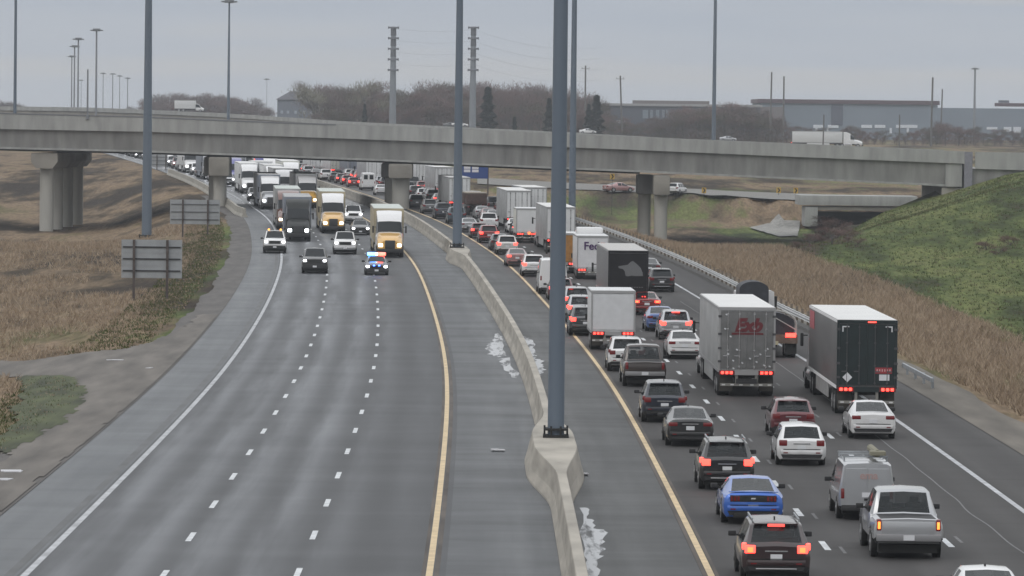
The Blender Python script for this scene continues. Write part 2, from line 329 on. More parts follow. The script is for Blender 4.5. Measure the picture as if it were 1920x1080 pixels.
# ------------------------------------------------------------------ terrain
def terrain():
    ys = list(np.concatenate([np.arange(70, 330, 3.0), np.arange(330, 760, 5.0), np.arange(760, 1500, 20), [1500 * 1.12 ** k for k in range(18)]]))
    offs = [-2500, -1500, -900, -600, -400, -280, -210, -160, -130, -110, -95, -85, -78, -72, -66, -60, -55, -50, -46, -42, -38, -35, -32, -29, -26.5, -24, -22, -20, -18.5, -17, -15.5, -14.2,
            -13.4, 4, 21.8, 22.8, 24.5, 26, 27.5, 29, 31, 33, 35, 37, 39, 41.5, 44, 47, 50, 53, 56, 59, 62, 65, 68, 72, 76, 80, 85, 90, 96, 104, 115, 130, 160, 200, 280, 400, 600, 900, 1500, 2500]
    bm = bmesh.new(); cl = bm.verts.layers.float.new('green'); V = []; G = []
    for Y in ys:
        r = []
        for o in offs:
            X = Rc(Y) + o
            inn = -14 < o < 22.5
            z = zg(Y) - .12 if inn else zt(X, Y) - .015
            r.append(bm.verts.new((X, Y, z)))
            # real ground cover: reed-brown or mown green
            g = 0.0
            if o < -14: g = .55 * (1 - ss((-o - 15.5) / 4)) * ss((Y - 190) / 60) * (1 - ss((Y - 480) / 60))
            if o > 24:
                d = o - 24.5; d0 = lerp_tab(Y, [100, 275, 375, 430, 480, 577, 700], [9.5, 9, 11, 11, 13, 24, 30]) + 1.5 * mnoise.noise(Vector((X * .2, Y * .05, 9)))
                g = ss((d - d0 + .5) / 3) if Y < 640 else .55
                if Y > 640: g *= .5 + .9 * mnoise.noise(Vector((X * .03, Y * .012, 5)))
            G.append(min(1, max(0, g)))
        V.append(r)
    bm.verts.ensure_lookup_table()
    for v, g in zip(bm.verts, G): v[cl] = g
    for i in range(len(V) - 1):
        for j in range(len(V[i]) - 1): bm.faces.new((V[i][j], V[i][j + 1], V[i + 1][j + 1], V[i + 1][j]))
    m = bpy.data.materials.new('ground_cover'); m.use_nodes = True; n = m.node_tree.nodes; l = m.node_tree.links; b = n['Principled BSDF']; b.inputs['Roughness'].default_value = .95; b.inputs['Specular IOR Level'].default_value = .1
    t = n.new('ShaderNodeTexCoord')
    def NZ(sc, st, det=6):
        mp = n.new('ShaderNodeMapping'); mp.inputs['Scale'].default_value = st; l.new(t.outputs['Object'], mp.inputs[0]); x = n.new('ShaderNodeTexNoise'); x.inputs['Scale'].default_value = sc; x.inputs['Detail'].default_value = det; l.new(mp.outputs[0], x.inputs[0]); return x.outputs[0]
    big = NZ(.06, (1, .22, 1)); mid = NZ(.45, (1, .13, 1)); fin = NZ(3, (1, .10, 1))
    def RAMP(inp, cs):
        r = n.new('ShaderNodeValToRGB'); e = r.color_ramp
        while len(e.elements) < len(cs): e.elements.new(.5)
        for q, (p, c) in zip(e.elements, cs): q.position = p; q.color = (*c, 1)
        l.new(inp, r.inputs[0]); return r.outputs[0]
    sm = n.new('ShaderNodeMath'); sm.operation = 'MULTIPLY_ADD'; sm.inputs[1].default_value = .45; l.new(mid, sm.inputs[0]); l.new(big, sm.inputs[2])
    s2 = n.new('ShaderNodeMath'); s2.operation = 'SUBTRACT'; l.new(sm.outputs[0], s2.inputs[0]); s2.inputs[1].default_value = .22
    brown = RAMP(s2.outputs[0], [(.36, (.036, .028, .022)), (.44, (.066, .050, .034)), (.50, (.135, .100, .066)), (.58, (.205, .150, .100)), (.72, (.10, .092, .042))])
    green = RAMP(s2.outputs[0], [(.38, (.060, .046, .032)), (.44, (.036, .046, .018)), (.52, (.070, .092, .030)), (.60, (.115, .135, .046)), (.8, (.14, .13, .06))])
    at = n.new('ShaderNodeAttribute'); at.attribute_name = 'green'
    a2 = n.new('ShaderNodeMath'); a2.operation = 'MULTIPLY_ADD'; l.new(mid, a2.inputs[0]); a2.inputs[1].default_value = 1.4; a2.inputs[2].default_value = -.7
    a3 = n.new('ShaderNodeMath'); a3.operation = 'ADD'; a3.use_clamp = True; l.new(at.outputs['Fac'], a3.inputs[0]); l.new(a2.outputs[0], a3.inputs[1])
    a4 = n.new('ShaderNodeMapRange'); a4.inputs[1].default_value = .3; a4.inputs[2].default_value = .6; l.new(a3.outputs[0], a4.inputs[0])
    mi = n.new('ShaderNodeMixRGB'); l.new(a4.outputs[0], mi.inputs[0]); l.new(brown, mi.inputs[1]); l.new(green, mi.inputs[2])
    mr = n.new('ShaderNodeMapRange'); mr.inputs[1].default_value = .3; mr.inputs[2].default_value = .7; mr.inputs[3].default_value = .7; mr.inputs[4].default_value = 1.3; l.new(fin, mr.inputs[0])
    sc = n.new('ShaderNodeVectorMath'); sc.operation = 'SCALE'; l.new(mi.outputs[0], sc.inputs[0]); l.new(mr.outputs[0], sc.inputs['Scale']); l.new(sc.outputs[0], b.inputs['Base Color'])
    bp = n.new('ShaderNodeBump'); bp.inputs['Strength'].default_value = .8; bp.inputs['Distance'].default_value = .3; l.new(fin, bp.inputs['Height']); l.new(bp.outputs[0], b.inputs['Normal'])
    o = obj('ground', bm, m); o['kind'] = 'structure'
    for p in o.data.polygons: p.use_smooth = True
terrain()
GRAV = mat('wet_gravel', (.085, .078, .073), .8, var=.3, scale=1.2, bump=.4, stretch=(1, .15, 1))
GRAVL = mat('packed_gravel', (.118, .106, .094), .85, var=.38, scale=.9, bump=.3, stretch=(1, .12, 1))
def gravel_left():
    rows = []
    for Y in np.arange(97, 640, 3):
        w = 1.9 + .5 * mnoise.noise(Vector((Y * .06, 2, 0))) + .3 * mnoise.noise(Vector((Y * .4, 2, 0))) + (.9 if Y < 190 else 0) 
        rows.append([(Rc(Y) + o, Y, zt(Rc(Y) + o, Y) + .02) for o in (-13.6, -14.5, -13.7 - w)])
    grid_sheet('gravel_verge', rows, GRAV)
    rows = []
    for Y in np.arange(97, 640, 3):
        w = 2.2 + .4 * mnoise.noise(Vector((Y * .06, 7, 0))) + .2 * mnoise.noise(Vector((Y * .5, 9, 0)))
        rows.append([(Rc(Y) + o, Y, zt(Rc(Y) + o, Y) + .02) for o in (22.0, 23.0, 22.1 + w)])
    grid_sheet('gravel_verge', rows, mat('verge_gravel', (.125, .112, .095), .9, var=.3, scale=1, bump=.3, stretch=(1, .12, 1)))
gravel_left()
def px_patch(name, top, bot, n, m, dz=.03, kind='structure', sub=6, gp=False):
    """ground sheet whose far and near edges are measured on the photograph, draped over the terrain"""
    rows = []
    tx = [p[0] for p in top]; ty = [p[1] for p in top]; bxs = [p[0] for p in bot]; by = [p[1] for p in bot]
    def at(xs, ys, t):
        i = t * (len(xs) - 1); k = min(int(i), len(xs) - 2); f = i - k; return xs[k] + (xs[k + 1] - xs[k]) * f, ys[k] + (ys[k + 1] - ys[k]) * f
    for a in range(n + 1):
        t = a / n; p = at(tx, ty, t); q = at(bxs, by, t); r = []
        P = (GP if gp else GT)(*p); Q = (GP if gp else GT)(*q)
        for b in range(sub + 1):
            s = b / sub; X = P[0] + (Q[0] - P[0]) * s; Y = P[1] + (Q[1] - P[1]) * s; r.append((X, Y, (zg(Y) if gp else zt(X, Y)) + dz))
        rows.append(r)
    return grid_sheet(name, rows, m, kind=kind)
def track():
    for nm, P, m, dz in (('gravel_track', TRACK, GRAVL, .05), ('mown_grass', MOWN, mat('mown_grass', (.052, .062, .024), .95, var=.55, scale=1.3, bump=.6, stretch=(1, .12, 1)), .06)):
        bm = bmesh.new(); vd = {}
        for i in range(170):
            for j in range(int(150 / .8)):
                X = -56 + .25 * i; Y = 150 + .8 * j; q = .5 * mnoise.noise(Vector((X * .5, Y * .2, 1)))
                if X > Rc(Y) - 13.74 or not inpoly(X + q, Y + 3 * q, P): continue
                vs = []
                for a, b in ((i, j), (i + 1, j), (i + 1, j + 1), (i, j + 1)):
                    if (a, b) not in vd:
                        x, y = -56 + .25 * a, 150 + .8 * b; x = min(x, Rc(y) - 13.71) + (0 if x > Rc(y) - 14.5 else .18 * mnoise.noise(Vector((a * .9, b * .9, 2)))); vd[(a, b)] = bm.verts.new((x, y, zt(x, y) + dz))
                    vs.append(vd[(a, b)])
                bm.faces.new(vs)
        o = obj(nm, bm, m); o['kind'] = 'structure'
        for p in o.data.polygons: p.use_smooth = True
track()

# grass and dead reeds that nobody could count
def grass(name, label, n, region, hmin, hmax, mats, seed):
    rr = random.Random(seed); bm = bmesh.new()
    for _ in range(n):
        X, Y = region(rr)
        if X is None: continue
        z = zt(X, Y) - .03; h = rr.uniform(hmin, hmax); mi = rr.choice(range(len(mats)))
        for k in range(4):
            a = rr.uniform(0, math.pi); w = rr.uniform(.02, .045); lx, ly = rr.uniform(-.7, .7) * h, rr.uniform(-.5, .5) * h; ox, oy = rr.uniform(-.2, .2), rr.uniform(-.2, .2)
            v = [bm.verts.new(p) for p in ((X + ox - w * math.cos(a), Y + oy - w * math.sin(a), z), (X + ox + w * math.cos(a), Y + oy + w * math.sin(a), z), (X + ox + lx, Y + oy + ly, z + h * rr.uniform(.7, 1)))]
            bm.faces.new(v).material_index = mi
    o = obj(name, bm, mats); tag(o, label, 'grass', kind='stuff')
RD = [mat('dead_reed_%s' % k, c, .95, spec=.1) for k, c in (('tan', (.305, .235, .168)), ('dark', (.235, .178, .128)), ('pale', (.35, .28, .205)))]
GR_ = [mat('grass_%s' % k, c, .95, spec=.1) for k, c in (('a', (.046, .064, .020)), ('b', (.072, .088, .032)), ('c', (.10, .112, .046)), ('d', (.12, .10, .06)))]
def reg_left(rr):
    Y = 215 + 320 * rr.random() ** 1.1; X = Rc(Y) - rr.uniform(18.5, 48)
    q = mnoise.noise(Vector((X * .12, Y * .05, 0)))
    return (X, Y) if q > -.25 and not inpoly(X, Y, TRACK) and not inpoly(X, Y, MOWN) else (None, None)
def reg_left2(rr):
    Y = rr.uniform(150, 560); X = Rc(Y) - rr.uniform(16.3, 20)
    return (None, None) if inpoly(X, Y, TRACK) else (X, Y)
def reg_right(rr):
    Y = 170 + 380 * rr.random(); d0 = lerp_tab(Y, [100, 275, 375, 480, 577], [9, 8.5, 10.5, 12, 24]); return Rc(Y) + 24.6 + rr.uniform(.3, d0 + 1.5), Y
def reg_right2(rr):
    Y = 200 + 375 * rr.random(); d0 = lerp_tab(Y, [100, 275, 375, 480, 577], [9, 8.5, 10.5, 12, 24]); return Rc(Y) + 24.6 + d0 + rr.uniform(0, 32), Y
grass('dry_reeds', 'tan dead reeds and grass filling the field left of the road', 17000, reg_left, .2, .6, RD, 1)
grass('verge_grass', 'short green and brown grass along the left gravel verge', 9000, reg_left2, .08, .22, GR_ + RD[:1], 2)
grass('dry_reeds', 'tan dead reeds between the right guard rail and the green slope', 19000, reg_right, .25, .7, RD, 3)
grass('slope_grass', 'rough green grass over the embankment below the overpass end', 16000, reg_right2, .1, .3, GR_, 4)

# white residue and litter
SALT = bpy.data.materials.new('white_residue'); SALT.use_nodes = True
_n = SALT.node_tree.nodes; _l = SALT.node_tree.links; _b = _n['Principled BSDF']; _b.inputs['Base Color'].default_value = (.46, .47, .49, 1); _b.inputs['Roughness'].default_value = .4
_t = _n.new('ShaderNodeTexCoord'); _x = _n.new('ShaderNodeTexNoise'); _x.inputs['Scale'].default_value = 1.1; _x.inputs['Detail'].default_value = 8; _x.inputs['Roughness'].default_value = .65
_mp = _n.new('ShaderNodeMapping'); _mp.inputs['Scale'].default_value = (1.6, .16, 1); _l.new(_t.outputs['Object'], _mp.inputs[0]); _l.new(_mp.outputs[0], _x.inputs[0]); _r = _n.new('ShaderNodeMapRange'); _r.inputs[1].default_value = .36; _r.inputs[2].default_value = .50; _l.new(_x.outputs[0], _r.inputs[0]); _l.new(_r.outputs[0], _b.inputs['Alpha'])
for P_, lb in (([(927, 627), (935, 624), (941, 637), (951, 667), (935, 670), (920, 666), (911, 655), (916, 645), (925, 640)], 'white dried puddle against the left face of the median barrier'), ([(938, 673), (951, 671), (973, 709), (962, 707), (950, 696), (940, 684)], 'small white dried puddle just below the larger one, left of the barrier'),
                     ([(976, 630), (988, 633), (1000, 640), (1003, 655), (1007, 668), (986, 669)], 'white dried puddle on the right side of the median barrier'), ([(990, 671), (1002, 671), (1015, 675), (1021, 690), (1019, 700), (1007, 706), (998, 688)], 'pale residue streak on the right side of the barrier above the tall pole'),
                     ([(1085, 953), (1102, 953), (1105, 972), (1120, 985), (1130, 1002), (1131, 1028), (1121, 1050), (1121, 1085), (1104, 1085), (1096, 1030)], 'long white frothy streak at the foot of the barrier below the pole block')):
    W_ = wpoly(P_); bm = bmesh.new(); vs = []
    for i in range(len(W_)):
        a, b = Vector(W_[i]), Vector(W_[(i + 1) % len(W_)])
        for q in range(5): p = a.lerp(b, q / 5); n_ = .28 * mnoise.noise(Vector((p.x * 2, p.y * .8, 4))); vs.append(bm.verts.new((p.x + n_, p.y + 3 * n_, zg(p.y) + .012)))
    bm.faces.new(vs); o = obj('white_residue', bm, SALT); tag(o, lb, 'residue', kind='stuff')
for px, py, w, l_, lb in ((935, 846, .55, .5, 'thin white strip of litter on the left median shoulder'), (1100, 891, .25, .5, 'white scrap on the shoulder right of the barrier block'), (25, 887, .8, .9, 'white scrap on the gravel at the far left'), (222, 677, .8, .5, 'white scrap on the gravel track beside the left shoulder'), (282, 692, .3, .4, 'small white scrap where the gravel track meets the shoulder'), (8, 902, .4, .6, 'smaller white scrap below the larger one at the far left')):
    X, Y, z = GP(px, py); bm = bmesh.new()
    for k in range(3): bx(bm, (X + rnd.uniform(-.3, .3) * w, Y + rnd.uniform(-.3, .3) * l_, z + .05 + .01 * k), (w * rnd.uniform(.5, .9), l_ * rnd.uniform(.5, .9), .03), Matrix.Rotation(rnd.uniform(-.3, .3), 3, 'Z'))
    tag(obj('litter_scrap', bm, mat('litter', (.5, .5, .52), .6)), lb, 'litter')

# ------------------------------------------------------------------ median barrier with pole blocks
POLE_Y = [172.0, 404.0]
def bw(Y):
    t = 0
    for p in POLE_Y:
        a = (Y - p)
        if a < 0: t = max(t, 1 - ss((-a - 3.5) / 15.0)) if a > -19 else t
        else: t = max(t, 1 - ss((a - 2.0) / 13.0)) if a < 16 else t
    return t
def bc(Y): return Rc(Y) + 4.0
def barrier():
    ys = sorted(set([97 + 3 * k for k in range(110)] + [427 + 8 * k for k in range(90)] + [p + d for p in POLE_Y for d in np.arange(-19, 17, 1.0)]))
    bm = bmesh.new(); V = []
    for Y in ys:
        t = bw(Y); c = bc(Y); z = zg(Y); wt = .16 + .60 * t; wb = .36 + .66 * t
        V.append([bm.verts.new((c + x, Y, z + h)) for x, h in ((-wb, -.05), (-wb, .08), (-wt - .08 - .08 * t, .42), (-wt, 1.07), (-wt + .02, 1.1), (wt - .02, 1.1), (wt, 1.07), (wt + .08 + .08 * t, .42), (wb, .08), (wb, -.05))])
    for i in range(len(V) - 1):
        for j in range(9): bm.faces.new((V[i][j], V[i][j + 1], V[i + 1][j + 1], V[i + 1][j]))
    bm.faces.new(V[0]); bm.faces.new(V[-1][::-1])
    o = obj('median_barrier', bm, mat('barrier_concrete', (.34, .315, .275), .85, var=.26, scale=.8, bump=.12, stretch=(1, .35, 2.5)))
    tag(o, 'long concrete barrier with widened pole blocks between the two carriageways', 'barrier')
barrier()
def left_barrier():
    bm = bmesh.new(); V = []
    for Y in np.arange(532, 790, 4):
        c = Rc(Y) - 14.0 + (.6 * ss((545 - Y) / 15)); z = zg(Y); V.append([bm.verts.new((c + x, Y, z + h)) for x, h in ((-.35, -1.2), (-.35, .1), (-.17, .4), (-.12, 1.0), (.12, 1.0), (.17, .4), (.35, .1), (.35, -1.2))])
    for i in range(len(V) - 1):
        for j in range(7): bm.faces.new((V[i][j], V[i][j + 1], V[i + 1][j + 1], V[i + 1][j]))
    bm.faces.new(V[0]); bm.faces.new(V[-1][::-1])
    tag(obj('roadside_barrier', bm, CONC), 'curved concrete barrier along the left shoulder beneath the overpass', 'barrier')
left_barrier()
def guard_rail():
    t = thing('guard_rail', 'long steel guard rail with many posts along the right shoulder', 'guard rail')
    bm = bmesh.new(); V = []
    prof = [(0, .50), (.05, .53), (.05, .57), (0, .63), (0, .66), (.05, .72), (.05, .76), (0, .80), (.03, .82), (.10, .80), (.10, .50)]
    for Y in np.arange(238, 620, 3.0):
        c = Rc(Y) + 22.35; V.append([bm.verts.new((c - .06 + (x if x < .06 else x), Y, zg(Y) + h)) for x, h in prof])
    for i in range(len(V) - 1):
        for j in range(len(prof)): k = (j + 1) % len(prof); bm.faces.new((V[i][j], V[i][k], V[i + 1][k], V[i + 1][j]))
    obj('rail', bm, mat('rail_steel', (.52, .53, .54), .45, .3, var=.12, scale=.5), t)
    bm = bmesh.new(); V = []
    for Y in np.arange(238, 620, 3.0):
        c = Rc(Y) + 22.30; V.append([bm.verts.new((c + x, Y, zg(Y) + h)) for x, h in ((-.3, -.05), (-.22, .16), (.2, .2), (.3, -.05))])
    for i in range(len(V) - 1):
        for j in range(3): bm.faces.new((V[i][j], V[i][j + 1], V[i + 1][j + 1], V[i + 1][j]))
    obj('kerb', bm, mat('kerb_dark', (.06, .058, .055), .8, var=.3), t)
    base = None
    for k in range(98):
        Y = 240 + 3.85 * k
        if base is None:
            bm = bmesh.new(); bx(bm, (0, 0, .5), (.15, .12, 1.0)); bx(bm, (0, 0, 1.02), (.17, .14, .05)); base = obj('post', bm, mat('rail_post', (.16, .13, .10), .8, var=.3, scale=5), t); p = base
        else: p = base.copy(); C.objects.link(p)
        p.parent = t; p.location = (Rc(Y) + 22.52, Y, zg(Y))
guard_rail()
# low end of rail beside the green trailer
X, Y, z = GP(1683, 690); bm = bmesh.new()
bx(bm, (0, 0, .45), (.12, 14, .22), None, .03)
for k in range(4): bx(bm, (.12, -6 + 4 * k, .25), (.12, .12, .6))
o = obj('guard_rail_end', bm, STEEL); o.location = (Rc(232) + 22.9, 232, 0); o.rotation_euler = (0, 0, -head(232)); tag(o, 'short loose run of guard rail beside the dark green trailer', 'guard rail')

# ------------------------------------------------------------------ main overpass
BY = 577.0; BD = 30.0
TP = [(-60, 210), (0, 212), (270, 219), (480, 228), (730, 237), (960, 247), (1200, 258), (1440, 268), (1620, 276), (1810, 284), (1826, 284.5), (2010, 288)]
PB = [(-60, 240), (0, 242), (270, 247), (480, 254), (730, 263), (960, 272), (1200, 281.5), (1440, 292), (1620, 299.5), (1810, 307), (1826, 316), (2010, 322)]
GB = [(-60, 277), (0, 279), (270, 285.5), (480, 293), (730, 302.5), (960, 313), (1200, 323), (1440, 334), (1620, 342), (1778, 349.5)]
def tab(T, x): return float(np.interp(x, [p[0] for p in T], [p[1] for p in T]))
def bridge():
    t = thing('overpass', 'long grey concrete overpass crossing the whole highway', 'bridge')
    xs = list(range(-60, 1812, 30)) + [1811]
    def loft(name, secf, m, xs, par=t):
        bm = bmesh.new(); V = []
        for x in xs: V.append([bm.verts.new(p) for p in secf(x)])
        n = len(V[0])
        for i in range(len(V) - 1):
            for j in range(n): k = (j + 1) % n; bm.faces.new((V[i][j], V[i][k], V[i + 1][k], V[i + 1][j]))
        bm.faces.new(V[0]); bm.faces.new(V[-1][::-1]); return obj(name, bm, m, par)
    def para(x, side):
        a = PD(x, tab(TP, x), BY); b = PD(x, tab(PB, x), BY); y0 = BY if side == 0 else BY + BD - .35
        zb = b.z if side == 0 else a.z - 1.3
        return [(a.x, y0, a.z), (a.x, y0 + .3, a.z), (a.x, y0 + .38, zb), (a.x, y0 - .02, zb)]
    loft('parapet', lambda x: para(x, 0), BRC, xs); loft('parapet', lambda x: para(x, 1), BRC, xs)
    def coping(x):
        a = PD(x, tab(TP, x), BY); return [(a.x, BY - .05, a.z - .10), (a.x, BY - .05, a.z + .04), (a.x, BY + .34, a.z + .04), (a.x, BY + .34, a.z + .003), (a.x, BY - .003, a.z + .003), (a.x, BY - .003, a.z - .10)]
    loft('parapet_top_strip', coping, mat('top_strip_dark', (.16, .165, .18), .7), [x for x in xs if x < 640])  # dark strip capping the left stretch of the parapet
    def deck(x):
        a = PD(x, tab(TP, x), BY).z - 1.25; b = PD(x, tab(PB, x), BY).z + .02; X = PD(x, 0, BY).x
        return [(X, BY + .39, a), (X, BY + BD - .36, a), (X, BY + BD - .4, b), (X, BY + .5, b)]
    loft('deck', deck, mat('deck_asphalt', (.09, .09, .09), .85, var=.2), xs)
    gxs = [x for x in xs if x < 1778] + [1778]
    def gird(x):
        b = PD(x, tab(PB, x), BY); g = PD(x, tab(GB, x), BY); return [(b.x, BY + .42, b.z + .015), (b.x, BY + BD - .5, b.z + .015), (b.x, BY + BD - .8, g.z), (b.x, BY + .75, g.z)]
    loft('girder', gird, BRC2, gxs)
    def lip(x):
        g = PD(x, tab(GB, x), BY); return [(g.x, BY + .55, g.z + .22), (g.x, BY + .74, g.z + .22), (g.x, BY + .74, g.z - .01), (g.x, BY + .55, g.z - .01)]
    loft('girder_lip', lip, BRC, gxs)
    def shadow_strip(x):
        g = PD(x, tab(GB, x), BY); return [(g.x, BY + 1.2, g.z - .003), (g.x, BY + BD - 1.2, g.z - .003), (g.x, BY + BD - 1.2, g.z - .22), (g.x, BY + 1.2, g.z - .22)]
    loft('soffit_shadow_line', shadow_strip, BLACK, [x for x in gxs if x < 1210])  # black strip standing in for the shadow line beneath the girder
    # end block of the girder and abutment
    a = PD(1778, 0, BY).x; b2 = PD(1809, 0, BY).x; zt_ = PD(1790, 307, BY).z; zb_ = PD(1790, 350, BY).z
    boxo('end_block', ((a + b2) / 2, BY + 3.05, (zt_ + zb_) / 2), (b2 - a, 5.6, zt_ - zb_), BRC, t)
    boxo('expansion_joint', (b2 + .12, BY + 3.1, (zt_ + zb_) / 2), (.22, 5.4, zt_ - zb_ + .3), BLACK, t)
    c0 = PD(1813, 0, BY).x; c1 = PD(1828, 0, BY).x; zz = PD(1820, 284, BY).z
    boxo('pilaster', ((c0 + c1) / 2, BY + .16, zz - 3.0), (c1 - c0, .5, 5.9), mat('pilaster', (.20, .20, .23), .8, var=.1), t)
    xs2 = [1829, 1860, 1900, 1950, 2010]
    loft('parapet', lambda x: [(PD(x, tab(TP, x), BY).x, BY + d, PD(x, tab(TP, x) if k else tab(PB, x), BY).z) for d, k in ((0, 1), (.3, 1), (.38, 0), (0, 0))], BRC, xs2)
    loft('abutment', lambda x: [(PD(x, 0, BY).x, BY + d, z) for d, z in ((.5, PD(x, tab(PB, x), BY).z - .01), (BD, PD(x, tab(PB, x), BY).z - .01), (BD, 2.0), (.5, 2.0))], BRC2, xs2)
    s0 = PD(1772, 0, BY).x; zs = PD(1790, 350, BY).z
    boxo('bearing_seat', ((s0 + b2) / 2 + 1.5, BY + BD / 2, zs - 1.6), (b2 - s0 + 3, BD - 1.4, 2.9), CONC, t)
    # piers: X, near Y, ground z, top z
    def pier(cols, cap, lab):
        bm = bmesh.new()
        p = boxo('pier_cap', cap[0], cap[1], mat('pier_cap_concrete', (.21, .20, .18), .85, var=.2, scale=.4), t, .18)
        for (X, Y, z0, z1, r) in cols:
            bm = bmesh.new(); cyl(bm, (X, Y, z0 - .6), (X, Y, z1), r, n=20); obj('pier_column', bm, mat('pier_concrete', (.40, .39, .36), .85, var=.16, scale=.4, stretch=(1, 1, .25)), t, 40)
    # left bank pier: four columns in a row running back under the deck
    def X_at(px, Y): return PD(px, 300, Y).x
    zc = PD(110, 283, 583).z
    cols = [(X_at(p_, y_), y_, zt(X_at(p_, y_), y_), zc - 1.3, .84) for p_, y_ in ((88, 580), (106, 588), (125, 596), (144, 604))]
    for (X, Y, z0, z1, r) in cols:
        bm = bmesh.new(); cyl(bm, (X, Y, z0 - 1.5), (X, Y, z1), r, n=20); obj('pier_column', bm, mat('pier_concrete', (.40, .39, .36), .85, var=.16, scale=.4, stretch=(1, 1, .25)), t, 40)
    dx = (cols[3][0] - cols[0][0]) / 24.0
    bm = bmesh.new(); V = []
    for Y in (577.9, 606.0):
        X = cols[0][0] + (Y - 580) * dx
        V.append([bm.verts.new((X + x, Y, zc + z)) for x, z in ((-1.6, -.25), (1.6, -.25), (1.6, -1.3), (1.0, -2.1), (-1.0, -2.1), (-1.6, -1.3))])
    for j in range(6): k = (j + 1) % 6; bm.faces.new((V[0][j], V[0][k], V[1][k], V[1][j]))
    bm.faces.new(V[0]); bm.faces.new(V[1][::-1]); obj('pier_cap', bm, CONCD, t)
    # median pier and right bank pier
    for (xa, xb, ybase, capw, dz) in ((752, 738, 402, 1.45, 1.75), (1240, 1209, 462, 1.0, 2.4), (413, 404, 392, 1.25, 2.3)):
        ztop = PD(xa, tab(GB, xa), BY + .5).z - .25
        for i, (px, Y) in enumerate(((xa, 579.5), (xb, 585.5))):
            X = X_at(px, Y); z0 = min(zt(X, Y), zg(Y)) - 1.5 if ybase != 402 else zg(Y) - .3
            bm = bmesh.new(); cyl(bm, (X, Y, z0), (X, Y, ztop - dz + .1), .80 if xa != 752 else 1.05, n=20); obj('pier_column', bm, mat('pier_concrete', (.40, .39, .36), .85, var=.16, scale=.4, stretch=(1, 1, .25)), t, 40)
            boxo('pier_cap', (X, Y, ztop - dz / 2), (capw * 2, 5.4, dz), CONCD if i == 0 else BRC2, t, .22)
bridge()

# ramp road and small bridge beyond the overpass
px_patch('ramp_road', [(895, 334), (1000, 341), (1100, 346), (1200, 351), (1300, 356), (1420, 362), (1540, 366)], [(895, 346), (1000, 353), (1100, 359), (1200, 364), (1300, 369), (1420, 374), (1540, 379)], 24, mat('ramp_asphalt', (.17, .165, .155), .8, var=.15), .12)
def small_bridge():
    Y0 = 640.0
    t = thing('small_bridge', 'low concrete ramp bridge behind the right end of the overpass', 'bridge')
    def B(name, x0, x1, y0, y1, dep, m, dY=0):
        a = PD(x0, y0, Y0 + dY); b = PD(x1, y1, Y0 + dY); boxo(name, ((a.x + b.x) / 2, Y0 + dY + dep / 2, (a.z + b.z) / 2), (b.x - a.x, dep, a.z - b.z), m, t, .05)
    B('parapet', 1498, 1720, 366, 387, 9, BRC); B('girder', 1520, 1715, 387.4, 396, 8, CONCD, .4); B('abutment', 1510, 1533, 387.5, 425, 8, BRC, .2)
    B('opening_shade', 1533.5, 1720, 396.5, 425, 3, mat('culvert_shade', (.03, .03, .03), .9), 5)  # near-black slab, the shade under the span given as colour
small_bridge()
px_patch('rip_rap', [(1405, 430), (1450, 420), (1500, 417)], [(1425, 436), (1460, 446), (1495, 446)], 10, mat('rip_rap', (.24, .235, .22), .9, var=.35, scale=1.2, bump=.8), .2)

# ------------------------------------------------------------------ far cross road
FY = 1340.0
FT = [(-80, 198), (0, 199.5), (150, 201), (300, 207), (430, 213), (650, 228), (900, 240), (1100, 250), (1300, 262), (1500, 274), (1950, 300)]
def far_road():
    t = thing('far_overpass', 'distant elevated road showing above the overpass on the left', 'bridge'); xs = list(range(-80, 1960, 60))
    for nm, d0, d1, up, dn, m in (('parapet', 0, .4, 0, -1.1, BRC), ('deck', .41, 16, -1.0, -2.6, CONCD), ('parapet', 16.1, 16.5, 0, -1.1, BRC)):
        bm = bmesh.new(); V = []
        for x in xs:
            p = PD(x, tab(FT, x), FY); V.append([bm.verts.new(q) for q in ((p.x, FY + d0, p.z + up), (p.x, FY + d1, p.z + up), (p.x, FY + d1, p.z + dn), (p.x, FY + d0, p.z + dn))])
        for i in range(len(V) - 1):
            for j in range(4): k = (j + 1) % 4; bm.faces.new((V[i][j], V[i][k], V[i + 1][k], V[i + 1][j]))
        bm.faces.new(V[0]); bm.faces.new(V[-1][::-1]); obj(nm, bm, m, t)
    for x in range(-40, 1960, 200):
        p = PD(x, tab(FT, x), FY); boxo('pier', (p.x, FY + 8, p.z / 2), (1.2, 10, max(1, p.z - 2.7)), CONCD, t)
far_road()

# ------------------------------------------------------------------ poles
def high_mast(label, px, py, Y, z0, wb, wt, h, top=True, base=True, m=None, group='tall highway light poles', lean=0):
    X = PD(px, py, Y).x; t = thing('light_pole', label, 'light pole', (X, Y, z0), 0, group)
    bm = bmesh.new(); cyl(bm, (0, 0, .05), (lean, 0, h), wb / 2, wt / 2, n=12); obj('shaft', bm, m or POLEM, t, 50)
    if base:
        bm = bmesh.new(); bx(bm, (0, 0, .05), (wb * 1.55, wb * 1.55, .09)); bx(bm, (0, 0, .30), (wb * 1.45, wb * 1.45, .08))
        for i in range(8):
            a = i * math.pi / 4 + .39; cyl(bm, (wb * .74 * math.cos(a), wb * .74 * math.sin(a), 0), (wb * .74 * math.cos(a), wb * .74 * math.sin(a), .42), .04, n=6)
        obj('base_plate', bm, BLACK, t)
    if top:
        bm = bmesh.new(); cyl(bm, (lean, 0, h - .5), (lean, 0, h + .2), 1.0, 1.0, n=12)
        for i in range(8):
            a = i * math.pi / 4; bx(bm, (lean + 1.35 * math.cos(a), 1.35 * math.sin(a), h - .25), (.7, .5, .3), Matrix.Rotation(a, 3, 'Z'), .05)
        obj('lamp_ring', bm, mat('lamp_ring', (.16, .17, .18), .6), t)
    return t
